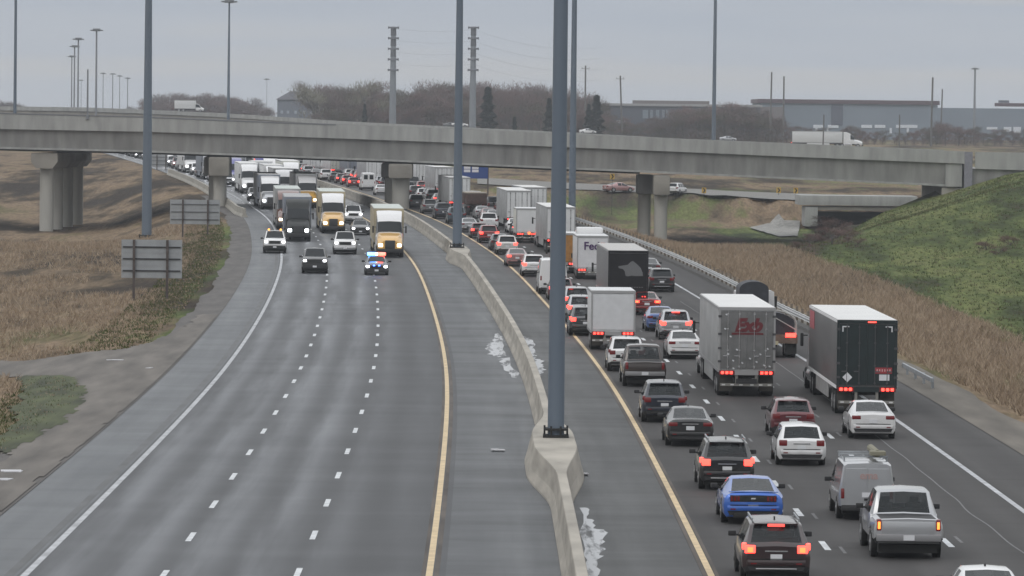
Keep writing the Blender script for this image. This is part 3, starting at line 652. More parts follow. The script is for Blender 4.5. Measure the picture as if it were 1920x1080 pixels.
high_mast('thickest light pole on the near median barrier block', 1042, 828, 172, 1.1, .60, .38, 40)
high_mast('light pole on the second median block, near the middle of the photo', 857, 467, 404, 1.1 + zg(404), .80, .34, 40)
high_mast('light pole half hidden behind the thick median pole', 1072, 440, 520, zg(520) - 2, .82, .40, 40)
X4, Y4, z4 = GT(275, 430); high_mast('tall light pole in the reeds behind the left sign backs', 275, 430, 495, zt(PD(275, 430, 495).x, 495), 1.05, .50, 40)
high_mast('light pole on the overpass at the far left of the photo', 28, 206, 578.2, PD(28, 212, BY).z - 1.2, .40, .30, 17, base=False)
high_mast('light pole beyond the overpass, above the pier with its lamp at the top edge', 428, 216, 1010, 3.5, .75, .35, 33.2, base=False)
high_mast('single light pole rising right of centre beyond the overpass', 1338, 262, 900, 3, .85, .48, 44, base=False)
FARP = mat('far_pole', (.20, .21, .23), .6)
for px, pyt, Y, w, lb in ((180, 55, 1250, .62, 'distant light pole with a round head, tallest of the cluster left of the near-left pole'), (146, 72, 1400, .6, 'distant light pole second from the right in the tight cluster at upper left'), (139, 86, 1560, .6, 'distant light pole with its head just below its neighbour in the tight cluster'),
                       (134, 105, 1840, .6, 'distant light pole leftmost of the tight cluster at upper left'), (193, 137, 2500, .5, 'faint light pole just right of the cluster'), (211, 138, 2500, .6, 'faint light pole second right of the cluster'), (224, 142, 2600, .5, 'faint light pole third right of the cluster'),
                       (239, 146, 2500, .6, 'faint light pole rightmost of the faint row at upper left'), (152, 150, 2900, .4, 'faintest light pole between the two tallest distant ones'), (500, 148, 2500, .3, 'faint pole beside the gray house left of the wood')):
    zt_ = PD(px, pyt, Y).z; t = high_mast(lb, px, 200, Y, 5, w, w * .7, zt_ - 5, base=False, m=FARP, group='distant light poles')
high_mast('light pole with a flat head at the upper right, above the overpass end', 1826, 280, 1900, 5, 1.1, .7, PD(1828, 128, 1900).z - 5, base=False, m=FARP)
def util(label, px, pyt, pyb, Y, w, arm=True, lean=0):
    a = PD(px, pyt, Y); X = a.x; t = thing('utility_pole', label, 'utility pole', (X, Y, 3), 0, 'wooden utility poles')
    bm = bmesh.new(); cyl(bm, (lean, 0, 0), (0, 0, a.z - 3), w / 2, w / 2 * .8, n=8); obj('shaft', bm, mat('utility_wood', (.12, .115, .11), .8), t)
    if arm:
        bm = bmesh.new(); bx(bm, (0, 0, a.z - 4), (2.6, .15, .15)); [cyl(bm, (s, 0, a.z - 3.9), (s, 0, a.z - 3.5), .08, n=6) for s in (-1.1, 0, 1.1)]; obj('crossarm', bm, mat('utility_wood', (.12, .115, .11), .8), t)
for q in (('utility pole rising above the wood just right of the thick pole', 1098, 123, 250, 1500, .6, True, 0), ('leaning utility pole in front of the dark warehouse', 1163, 142, 240, 1500, .6, True, 1.0), ('left one of two close poles before the long gray warehouse', 1447, 135, 265, 1500, .6, False, -.3),
          ('right one of two close poles before the long gray warehouse', 1470, 143, 265, 1500, .6, False, 0), ('pole at the right end of the long warehouse roof', 1749, 145, 275, 1400, .65, False, -.3), ('thin shorter pole right of the long warehouse roof end', 1767, 167, 230, 1700, .6, False, -.4), ('short pole seen through the white semi on the overpass', 1545, 215, 272, 1200, .4, False, -.2), ('short pole above the shrubs right of the white semi', 1687, 215, 272, 1200, .4, False, 0)):
    util(*q)
def hydro(label, px, pyt, Y, lb2=None):
    a = PD(px, pyt, Y); t = thing('hydro_pole', label, 'hydro pole', (a.x, Y, 3), 0, 'steel hydro poles'); h = a.z - 3
    bm = bmesh.new(); cyl(bm, (0, 0, 0), (0, 0, h), 1.15, .72, n=14); obj('shaft', bm, mat('hydro_steel', (.19, .21, .235), .6, var=.1, scale=.3), t, 50)
    bm = bmesh.new()
    for k in range(5):
        z = h - .3 - k * 3.1; cyl(bm, (0, 0, z - 2.3), (0, 0, z + .3), .86, .78, n=12); cyl(bm, (0, 0, z - .25), (0, 0, z + .25), 1.25, 1.0, n=10)
        for s in (-1, 1): cyl(bm, (0, 0, z), (s * 1.5, 0, z + .1), .22, n=6); cyl(bm, (s * 1.45, 0, z + .35), (s * 1.45, 0, z - .35), .18, n=6)
    obj('insulators', bm, mat('insulator_dark', (.10, .105, .12), .6), t)
    return a
ha = hydro('left of the two thick gray hydro poles with stacked insulators', 738, 50, 1400); hb = hydro('right of the two thick gray hydro poles with stacked insulators', 888, 50, 1400)
def wires():
    WM = mat('wire', (.30, .32, .34), .7); k = 0
    for side, nm in ((1, 'front'), ):
        for i in range(4):
            bm = bmesh.new(); z0 = ha.z - .5 - i * 3.4
            def seg(A, B, sag):
                pts = [A.lerp(B, q / 12) - Vector((0, 0, sag * 4 * (q / 12) * (1 - q / 12))) for q in range(13)]
                for p, q in zip(pts[:-1], pts[1:]): cyl(bm, p, q, .022, n=4, caps=False)
            A = Vector((ha.x, 1400, z0)); B = Vector((hb.x, 1400, z0)); Cc = Vector((hb.x + 40, 1520, z0 - 3)); seg(A, B, .8); seg(B, Cc, 2.5)
            tag(obj('power_line', bm, WM), 'thin power line strung at the %s insulator of the hydro poles' % ['topmost', 'second', 'third', 'fourth'][i], 'power line', 'power lines on the hydro poles')
wires()

# ------------------------------------------------------------------ signs
def sign_back(label, x0, x1, y0, y1, Y, posts):
    a = PD(x0, y0, Y); b = PD(x1, y1, Y); w = b.x - a.x; h = a.z - b.z; X = (a.x + b.x) / 2; zb = zt(X, Y); t = thing('road_sign', label, 'road sign', (X, Y, zb), 0, 'backs of large road signs on the left bank')
    zc = (a.z + b.z) / 2 - zb; PM = mat('sign_aluminium', (.30, .315, .33), .55, .2, var=.12, scale=1.2)
    bm = bmesh.new(); bx(bm, (0, 0, zc), (w, .05, h))
    for k in range(1, 6): bx(bm, (0, -.035, zc - h / 2 + h * k / 6), (w * .99, .02, .03))
    obj('panel', bm, PM, t)
    for k in (-1, 0, 1): boxo('brace', (0, -.07, zc + k * h * .31), (w * .95, .06, .09), TRIM if Y < 400 else mat('brace_steel', (.09, .095, .10), .6), t)
    for s in posts:
        boxo('post', (s * w / 2, -.16, (zc + h / 2 - .15) / 2), (.17, .13, zc + h / 2 - .15 + .3), mat('post_rusty', (.07, .055, .05), .8, var=.2), t)
sign_back('large sign back in the reeds, nearest and lowest of the three on the left', 228, 341, 449, 522, 325, (-.58, .52))
sign_back('large sign back standing beside the left bridge pier', 319, 412, 374, 421, 470, (-.48, .52))
sign_back('small distant sign back seen under the overpass at left', 284, 314, 290, 313, 840, (-.3, .8))
def blue_sign():
    Y = 700; a = PD(868, 309, Y); b = PD(913, 335, Y); X = (a.x + b.x) / 2; w = b.x - a.x + .3; h = a.z - b.z; zb = zt(X, Y); zc = (a.z + b.z) / 2 - zb
    t = thing('service_sign', 'blue highway service sign with two white logo panels beyond the overpass', 'road sign', (X, Y, zb))
    bm = bmesh.new(); bx(bm, (0, 0, zc), (w, .08, h), None, .03); obj('panel', bm, mat('sign_blue', (.012, .045, .20), .5), t)
    for k, x in enumerate((-1.15, .05)):
        bm = bmesh.new(); bx(bm, (x, -.06, zc + .62), (.95, .03, .42)); bx(bm, (x, -.06, zc + .12), (.95, .03, .40)); obj('logo_panel', bm, mat('logo_panel', (.62, .62, .66), .5), t)
    for s in (-.4, .5): boxo('post', (s * w, .12, (zc + h / 2) / 2 - .2), (.2, .14, zc + h / 2 - .1), mat('post_rusty', (.07, .055, .05), .8, var=.2), t)
blue_sign()
_p = PD(164, 217, BY - .12); _t = PD(164, 130, BY); tag(thing('deck_pole', None, None, (_p.x, BY - .14, _p.z)), 'thin dark pole without a head fixed to the overpass parapet at upper left', 'pole')
bm = bmesh.new(); cyl(bm, (0, 0, -.4), (0, 0, _t.z - _p.z), .12, .09, n=8); obj('shaft', bm, FARP, bpy.data.objects['deck_pole']); boxo('bracket', (0, .0, -.3), (.36, .14, .3), FARP, bpy.data.objects['deck_pole'])
for px, py, lb in ((1320, 357, 'chevron sign on the ramp nearest the right pier'), (1460, 357, 'chevron sign on the ramp at the middle of the right span'), (1492, 363, 'small marker at the left end of the low ramp bridge'), (1148, 331, 'small dark marker post in the field left of the right pier')):
    X = PD(px, py, 690).x; zb = zt(X, 690); zc = PD(px, py, 690).z - zb; t = thing('chevron_sign', lb, 'road sign', (X, 690, zb), 0, 'small signs along the ramp')
    boxo('panel', (0, 0, max(zc, .8)), (.65, .04, .8), mat('chevron_yellow', (.42, .27, .05), .6), t)
    bm = bmesh.new(); v = [bm.verts.new((x, -.03, max(zc, .8) + z)) for x, z in ((-.2, .32), (.02, .32), (.24, 0), (.02, -.32), (-.2, -.32), (.02, 0))]; bm.faces.new(v); obj('chevron', bm, BLACK, t)
    boxo('post', (0, .05, max(zc, .8) / 2), (.07, .07, max(zc, .8)), TRIM, t)

# ------------------------------------------------------------------ vehicles
def half(w, zb, zbelt, ztop, wr, crown=.03):
    return [(0, zb), (w * .9, zb), (w * .985, zb + .13), (w, (zb + zbelt) / 2 + .06), (w * .965, zbelt), (wr, ztop - .06), (wr * .86, ztop), (0, ztop + crown)]
def shell(st, parts, root, body, extra=None, rear_tag=None, front_tag=None):
    """st: list of (y, w, zb, zbelt, ztop, wr, {band: part})"""
    rings = []
    for (y, w, zb, zbelt, ztop, wr, tg) in st:
        hp = half(w, zb, zbelt, ztop, wr); rings.append([(x, y, z) for x, z in hp] + [(-x, y, z) for x, z in hp[-2:0:-1]])
    B = {}
    def face(part, pts):
        if part not in B: B[part] = (bmesh.new(), {})
        bm, vd = B[part]; vs = []
        for p in pts:
            k = tuple(round(c, 4) for c in p)
            if k not in vd: vd[k] = bm.verts.new(p)
            if vd[k] not in vs: vs.append(vd[k])
        if len(vs) > 2:
            try: bm.faces.new(vs)
            except ValueError: pass
    n = len(rings[0])
    for i in range(len(rings) - 1):
        tg = st[i][6]
        for j in range(n):
            k = (j + 1) % n; band = j if j < 7 else n - 1 - j
            face(tg.get(band, 'body'), (rings[i][j], rings[i][k], rings[i + 1][k], rings[i + 1][j]))
    for ri, tg in ((rings[0], rear_tag or {}), (rings[-1], front_tag or {})):
        for j in range(7):
            a, b = ri[j], ri[j + 1]; c, d = (-b[0], b[1], b[2]), (-a[0], a[1], a[2])
            face(tg.get(j, 'body'), (a, b, c, d))
    for p, (bm, _) in B.items():
        m = parts.get(p, body); obj(p, bm, m, root, 32)
WM_ = {}
def wheels(root, pos, r=.34, w=.22, rim=RIM, name='wheel'):
    key = (r, w, rim.name)
    if key not in WM_:
        bm = bmesh.new(); cyl(bm, (-w / 2 + .02, 0, 0), (w / 2 - .02, 0, 0), r, n=20); cyl(bm, (-w / 2, 0, 0), (w / 2, 0, 0), r * .9, n=20); o1 = obj('wheel', bm, TYRE, None, 40)
        bm = bmesh.new(); cyl(bm, (-w / 2 - .012, 0, 0), (w / 2 + .012, 0, 0), r * .62, n=16); cyl(bm, (-w / 2 - .03, 0, 0), (w / 2 + .03, 0, 0), r * .2, n=10); o2 = obj('rim', bm, rim, o1, 40)
        WM_[key] = (o1.data, o2.data); bpy.data.objects.remove(o2); bpy.data.objects.remove(o1)
    for (x, y, *rr) in pos:
        a = bpy.data.objects.new(name, WM_[key][0]); C.objects.link(a); a.parent = root; a.location = (x, y, r)
        b = bpy.data.objects.new('rim', WM_[key][1]); C.objects.link(b); b.parent = a
def arches(root, pos, r, hw):
    for (x, y) in pos:
        bm = bmesh.new(); s = 1 if x > 0 else -1; cyl(bm, (s * (hw - .12), y, r + .02), (s * (hw + .004), y, r + .02), r * 1.14, n=20); obj('wheel_arch', bm, BLACK, root)

DIM = dict(sedan=(4.8, 1.84, 1.45), coupe=(4.8, 1.92, 1.38), suv=(4.7, 1.87, 1.70), bigsuv=(5.1, 2.0, 1.85), hatch=(4.3, 1.78, 1.50), wagon=(4.4, 1.80, 1.50), pickup=(5.8, 2.02, 1.93), van=(5.9, 2.02, 2.5), smallvan=(4.7, 1.80, 1.85), minivan=(5.1, 1.98, 1.78))
def car(root, kind, col, brake=0, head=0, opt=''):
    L, W, Hh = DIM[kind]; w = W / 2; y0 = -L / 2; y1 = L / 2
    roofm = None
    dark = kind in ('suv', 'bigsuv', 'pickup', 'hatch', 'van', 'smallvan')
    zb = .24 if kind in ('sedan', 'coupe', 'wagon', 'hatch') else (.32 if kind != 'pickup' else .42)
    LOW = {1: 'lower_trim'} if dark else {}
    def T(**k): d = dict(LOW); d.update({int(a[1:]): b for a, b in k.items()}); return d
    win = dict(b4='side_window')
    if kind in ('suv', 'bigsuv', 'hatch', 'wagon', 'minivan'):
        sl = {'suv': .42, 'bigsuv': .30, 'hatch': .55, 'wagon': .55, 'minivan': .34}[kind]; bl = .62 * Hh
        st = [(y0, w * .86, zb + .05, .54 * Hh, .60 * Hh, w * .78, T()), (y0 + .07, w * .97, zb, bl - .10, .645 * Hh, w * .86, T()), (y0 + .12, w, zb, bl - .06, .665 * Hh, w * .86, T(b6='rear_window')),
              (y0 + sl, w, zb, bl, .93 * Hh, w * .76, T()), (y0 + sl + .10, w, zb, bl, .965 * Hh, w * .76, T()), (y0 + sl + .16, w, zb, bl, .97 * Hh, w * .76, T(**win)), (y0 + L * .30, w, zb, bl, .985 * Hh, w * .75, T()), (y0 + L * .32, w, zb, bl, .985 * Hh, w * .75, T(**win)),
              (y0 + L * .50, w, zb, bl, Hh - .03, w * .75, T()), (y0 + L * .52, w, zb, bl, Hh - .03, w * .75, T(**win)), (y0 + L * .62, w, zb, bl, .97 * Hh, w * .74, T(b6='windshield', b4='side_window')), (y0 + L * .77, w, zb, bl - .06, .66 * Hh, w * .88, T()),
              (y0 + L * .93, w * .98, zb, .52 * Hh, .585 * Hh, w * .82, T()), (y1 - .10, w * .93, zb, .44 * Hh, .52 * Hh, w * .78, T()), (y1, w * .82, zb + .05, .40 * Hh, .45 * Hh, w * .72, T())]
        lz, lh, lw = .56 * Hh, .22, .30
    elif kind in ('sedan', 'coupe'):
        rg = 1.35 if kind == 'coupe' else 1.15; td = .42 if kind == 'coupe' else .62; bl = .66 * Hh
        st = [(y0, w * .86, zb + .06, .56 * Hh, .66 * Hh, w * .80, T()), (y0 + .06, w * .96, zb, .60 * Hh, .715 * Hh, w * .84, T()), (y0 + .25, w, zb, .62 * Hh, .725 * Hh, w * .84, T()), (y0 + td, w, zb, bl, .735 * Hh, w * .82, T(b6='rear_window')),
              (y0 + td + rg * .9, w, zb, bl, .95 * Hh, w * .70, T()), (y0 + td + rg, w, zb, bl, .975 * Hh, w * .69, T(**win)), (y0 + L * .50, w, zb, bl, Hh - .03, w * .69, T()), (y0 + L * .52, w, zb, bl, Hh - .03, w * .69, T(**win)),
              (y0 + L * .58, w, zb, bl, .97 * Hh, w * .68, T(b6='windshield', b4='side_window')), (y0 + L * .74, w, zb, bl - .06, .68 * Hh, w * .86, T()), (y0 + L * .92, w * .98, zb, .50 * Hh, .57 * Hh, w * .80, T()), (y1 - .1, w * .92, zb, .42 * Hh, .50 * Hh, w * .75, T()), (y1, w * .80, zb + .05, .38 * Hh, .43 * Hh, w * .7, T())]
        lz, lh, lw = .60 * Hh, .16, .36
    elif kind == 'pickup':
        bl = .615 * Hh; bt = .60 * Hh
        st = [(y0, w * .95, zb + .1, .52 * Hh, bt, w * .90, T()), (y0 + .05, w, zb + .05, .53 * Hh, bt + .02, w * .93, T(b5='body', b6='bed_liner')), (y0 + 1.75, w, zb, .53 * Hh, bt + .02, w * .93, T()), (y0 + 1.78, w, zb, bl, .63 * Hh, w * .88, T(b6='rear_window')),
              (y0 + 1.98, w, zb, bl, .93 * Hh, w * .77, T()), (y0 + 2.05, w, zb, bl, .97 * Hh, w * .76, T(**win)), (y0 + 2.9, w, zb, bl, Hh - .03, w * .76, T()), (y0 + 2.98, w, zb, bl, Hh - .03, w * .76, T(**win)), (y0 + 3.55, w, zb, bl, .97 * Hh, w * .75, T(b6='windshield', b4='side_window')),
              (y0 + 4.25, w, zb, bl - .04, .665 * Hh, w * .90, T()), (y1 - .18, w * .98, zb, .55 * Hh, .62 * Hh, w * .86, T()), (y1 - .02, w * .94, zb, .50 * Hh, .57 * Hh, w * .84, T()), (y1, w * .92, zb + .05, .46 * Hh, .52 * Hh, w * .82, T())]
        lz, lh, lw = .52 * Hh, .34, .15
    else:
        bl = .55 * Hh; q = .93 * Hh
        st = [(y0, w * .93, zb, bl, .965 * Hh, w * .80, T()), (y0 + .08, w, zb, bl, .985 * Hh, w * .84, T()), (y0 + L * .55, w, zb, bl, Hh, w * .84, T(**win)), (y0 + L * .70, w, zb, bl, .95 * Hh, w * .82, T(b6='windshield', b4='side_window')),
              (y0 + L * .84, w, zb, bl - .05, .60 * Hh, w * .86, T()), (y1 - .15, w * .96, zb, .38 * Hh, .46 * Hh, w * .8, T()), (y1, w * .85, zb + .05, .33 * Hh, .38 * Hh, w * .7, T())]
        lz, lh, lw = .46 * Hh, .34, .12
    rt = {0: 'body', 1: 'bumper', 2: 'body'} if dark else {0: 'bumper', 1: 'bumper'}
    near = 'cabin' in opt; gl = CGL if near else GLASS
    if near:
        cy = {'pickup': y0 + 3.1, 'coupe': y0 + 2.3}.get(kind, y0 + L * .50)
        boxo('cabin_floor', (0, cy + .1, bl - .22), (w * 1.7, L * .36, .05), SEAT, root)
        boxo('dashboard', (0, cy + L * .17, bl - .06), (w * 1.6, .35, .16), SEAT, root, .04)
        for s in (-1, 1):
            bm = bmesh.new(); bx(bm, (s * w * .42, cy + .15, bl - .02), (.50, .16, .50), None, .05); bx(bm, (s * w * .42, cy + .12, bl + .31), (.28, .12, .18), None, .05); obj('seat', bm, SEAT, root, 40)
        bm = bmesh.new(); bx(bm, (0, cy - .72, bl - .06), (w * 1.5, .16, .38), None, .05); [bx(bm, (s * w * .42, cy - .72, bl + .18), (.26, .10, .13), None, .04) for s in (-1, 1)]; obj('rear_seat', bm, SEAT, root, 40)
    shell(st, {'rear_window': gl, 'windshield': gl, 'side_window': gl, 'bed_liner': TRIM, 'lower_trim': TRIM, 'bumper': TRIM}, root, col, rear_tag=rt, front_tag={1: 'bumper'})
    r = {'sedan': .33, 'coupe': .35, 'suv': .36, 'bigsuv': .39, 'hatch': .32, 'wagon': .32, 'pickup': .40, 'van': .37, 'smallvan': .33, 'minivan': .35}[kind]
    wx = w - .115; wp = [(s * wx, y) for s in (-1, 1) for y in (y0 + L * .20, y1 - L * .185)]
    arches(root, wp, r, w - .005); wheels(root, wp, r, .23, RIM if 'dark' not in opt else RIMD)
    tl = {0: LRED, 1: LREDON, 2: LREDON, 3: LRED}[brake]
    if 'police' not in opt:
        for s in (-1, 1):
            if kind == 'coupe': continue
            bm = bmesh.new(); bx(bm, (s * (w * .90 - lw / 2 + .02), y0 + .085, lz), (lw, .20, lh), None, .04)
            if kind in ('suv', 'bigsuv', 'minivan'): bx(bm, (s * (w * .93), y0 + .14, lz + lh * .35), (.12, .26, lh * .8), None, .03)
            tb = obj('tail_light', bm, tl, root, 40)
            if brake >= 2: boxo('lamp_bulb', (s * (w * .90 - lw / 2 + .02), y0 - .02, lz - .01), (lw * .5, .03, lh * .6), LREDHI if brake == 2 else LORG, tb, .01)
    if kind == 'coupe':
        boxo('tail_panel', (0, y0 + .03, .59 * Hh), (w * 1.52, .08, .21), BLACK, root, .02)
        for s in (-1, 1):
            bm = bmesh.new()
            for k in range(3): bx(bm, (s * (w * .70 - k * .105), y0 - .015, .59 * Hh), (.07, .03, .15), None, .01)
            obj('tail_light', bm, LRED, root)
        boxo('badge', (0, y0 - .02, .585 * Hh), (.15, .02, .07), CHROME, root, .01); boxo('diffuser', (0, y0 - .0, .30), (w * 1.3, .08, .16), BLACK, root, .02)
        boxo('spoiler', (0, y0 + .12, .74 * Hh), (w * 1.6, .16, .03), col, root, .01)
    boxo('underbody', (0, 0, .30), (W * .84, L * .90, .24), BLACK, root)
    pz = {'coupe': .40 * Hh, 'sedan': .50 * Hh, 'pickup': .33 * Hh}.get(kind, .44 * Hh); 
    if kind == 'pickup':
        boxo('rear_bumper', (0, y0 - .06, .29 * Hh + .08), (w * 1.86, .16, .2), CHROME if 'chrome' in opt else mat('bumper_grey', (.25, .25, .26), .5, .3), root, .04); pz = .29 * Hh + .09
        boxo('tailgate', (0, y0 - .005, .47 * Hh), (w * 1.5, .03, .40), col, root, .015)
    if kind in ('suv', 'bigsuv', 'hatch', 'sedan', 'wagon', 'coupe', 'minivan') and not head:
        bm = bmesh.new(); bx(bm, (0, y0 + .03, zb + .27), (w * 1.72, .16, .17), None, .05); obj('rear_bumper', bm, col, root, 40); boxo('bumper_gap', (0, y0 - .015, zb + .375), (w * 1.5, .04, .018), BLACK, root)
        for s in (-1, 1): boxo('reflector', (s * w * .66, y0 - .056, zb + .25), (.16, .012, .04), LRED, root)
    boxo('licence_plate', (0, y0 - (.15 if kind == 'pickup' else .012), pz), (.32, .02, .15), PLATE, root)
    if kind in ('suv', 'bigsuv', 'minivan', 'hatch', 'wagon', 'smallvan', 'sedan') and 'nogarnish' not in opt:
        boxo('garnish', (0, y0 - .008, pz + .16), (.62, .03, .035), CHROME, root)
    if kind in ('suv', 'hatch', 'bigsuv', 'minivan'):
        bm = bmesh.new(); bx(bm, (0, y0 + {'suv': .40, 'hatch': .50, 'bigsuv': .28, 'minivan': .32}[kind] , .957 * Hh), (w * 1.28, .22, .035), None, .012); obj('spoiler', bm, col, root)
        bm = bmesh.new(); cyl(bm, (0, y0 + .15, .70 * Hh), (.42, y0 + .19, .735 * Hh), .014, n=5); obj('wiper', bm, BLACK, root)
        boxo('bumper_strip', (0, y0 - .02, .25 * Hh), (w * 1.2, .04, .04), CHROME if 'chrome' in opt else TRIM, root, .01)
    if 'hibrake' in opt: boxo('high_brake_light', (0, y0 + .27, .935 * Hh), (.46, .05, .07), LREDB, root, .01)
    if 'rails' in opt:
        for s in (-1, 1):
            bm = bmesh.new(); cyl(bm, (s * w * .68, y0 + .6, Hh + .035), (s * w * .68, y0 + L * .58, Hh + .035), .025, n=6); [bx(bm, (s * w * .68, y0 + q, Hh), (.04, .08, .08)) for q in (.65, L * .56)]; obj('roof_rail', bm, STEEL, root)
    if kind in ('suv', 'sedan') and head == 0: boxo('antenna_fin', (0, y0 + L * (.25 if kind == 'suv' else .46), Hh + .03), (.04, .16, .07), TRIM, root, .01)
    if kind in ('van', 'smallvan'):
        for s in (-1, 1):
            bm = bmesh.new(); bx(bm, (s * w * .40, y0 - .006, .56 * Hh), (w * .74, .02, .66 * Hh), None, .01); obj('rear_door', bm, col, root)
        boxo('rear_bumper', (0, y0 - .04, zb + .08), (w * 1.8, .16, .18), TRIM, root, .03)
        if 'glassrear' in opt:
            for s in (-1, 1): boxo('rear_window', (s * w * .40, y0 - .022, .76 * Hh), (w * .55, .02, .26 * Hh), GLASS, root, .02)
        if 'rack' in opt:
            bm = bmesh.new()
            for q in (.8, 2.0, 3.0): bx(bm, (0, y0 + q, Hh + .12), (w * 1.6, .06, .05)); [bx(bm, (s * w * .75, y0 + q, Hh + .04), (.05, .06, .15)) for s in (-1, 1)]
            obj('roof_rack', bm, STEEL, root)
            bm = bmesh.new(); cyl(bm, (.35, y0 + .5, Hh + .24), (.35, y0 + 3.2, Hh + .24), .12, n=10); bx(bm, (.35, y0 + .45, Hh + .26), (.5, .5, .14), None, .03); obj('rack_load', bm, mat('rack_load', (.20, .19, .14), .8), root)
            boxo('door_handle_panel', (.22, y0 - .03, .36 * Hh), (.62, .03, .07), BLACK, root)
    for s in (-1, 1):
        my = y0 + L * (.66 if kind not in ('pickup', 'van', 'smallvan') else .65)
        bm = bmesh.new(); bx(bm, (s * (w + .12), my, bl + .07), (.22, .10, .15), None, .03); bx(bm, (s * (w + .01), my, bl + .03), (.12, .06, .05)); obj('mirror', bm, TRIM if 'mirbody' not in opt else col, root, 40)
    if head:
        hm = {1: LWHITE, 2: LWARM, 3: LCLEAR}[head]; hz = {'pickup': .52, 'suv': .46, 'bigsuv': .5, 'sedan': .46}.get(kind, .36) * Hh
        for s in (-1, 1): boxo('headlight', (s * w * .76, y1 - .02, hz), (.26, .14, .17), hm, root, .065)
        boxo('grille', (0, y1 - .0, hz - .04), (w * 1.02, .06, .26), BLACK, root, .02)
        boxo('front_bumper', (0, y1 + .02, zb + .12), (w * 1.85, .18, .30), TRIM if 'chrome' not in opt else CHROME, root, .05)
        boxo('number_plate', (0, y1 + .12, zb + .14), (.30, .02, .14), PLATE, root)
    if 'beacon' in opt:
        [boxo('roof_beacon', (s_ * w * .52, y0 + L * .52, Hh + .07), (.17, .17, .14), LAMBER, root, .04) for s_ in (-1, 1)]
    if 'lightbar' in opt:
        for s, c_ in ((-1, (1, .06, .02)), (1, (.06, .30, 1))):
            bm = bmesh.new(); bx(bm, (s * w * .40, y0 + L * .50, Hh + .12), (w * .76, .34, .24), None, .05); obj('light_bar', bm, mat('police_light_%d' % s, (.5, .5, .6), .3, emit=c_, es=9 if s > 0 else 7), root)
        boxo('light_bar_centre', (0, y0 + L * .50, Hh + .12), (.14, .35, .20), mat('police_light_0', (.8, .8, .8), .3, emit=(.7, .8, 1), es=6), root)
        for s in (-1, 1): boxo('grille_light', (s * .2, y1 + .05, .52 * Hh), (.14, .04, .09), mat('police_light_b', (.3, .3, .8), .3, emit=(.03, .12, 1), es=12), root)
        pl = PLATE; [boxo('door_panel', (s * (w + .004), .0, .42 * Hh), (.012, 1.9, .5), pl, root) for s in (-1, 1)]
    return L

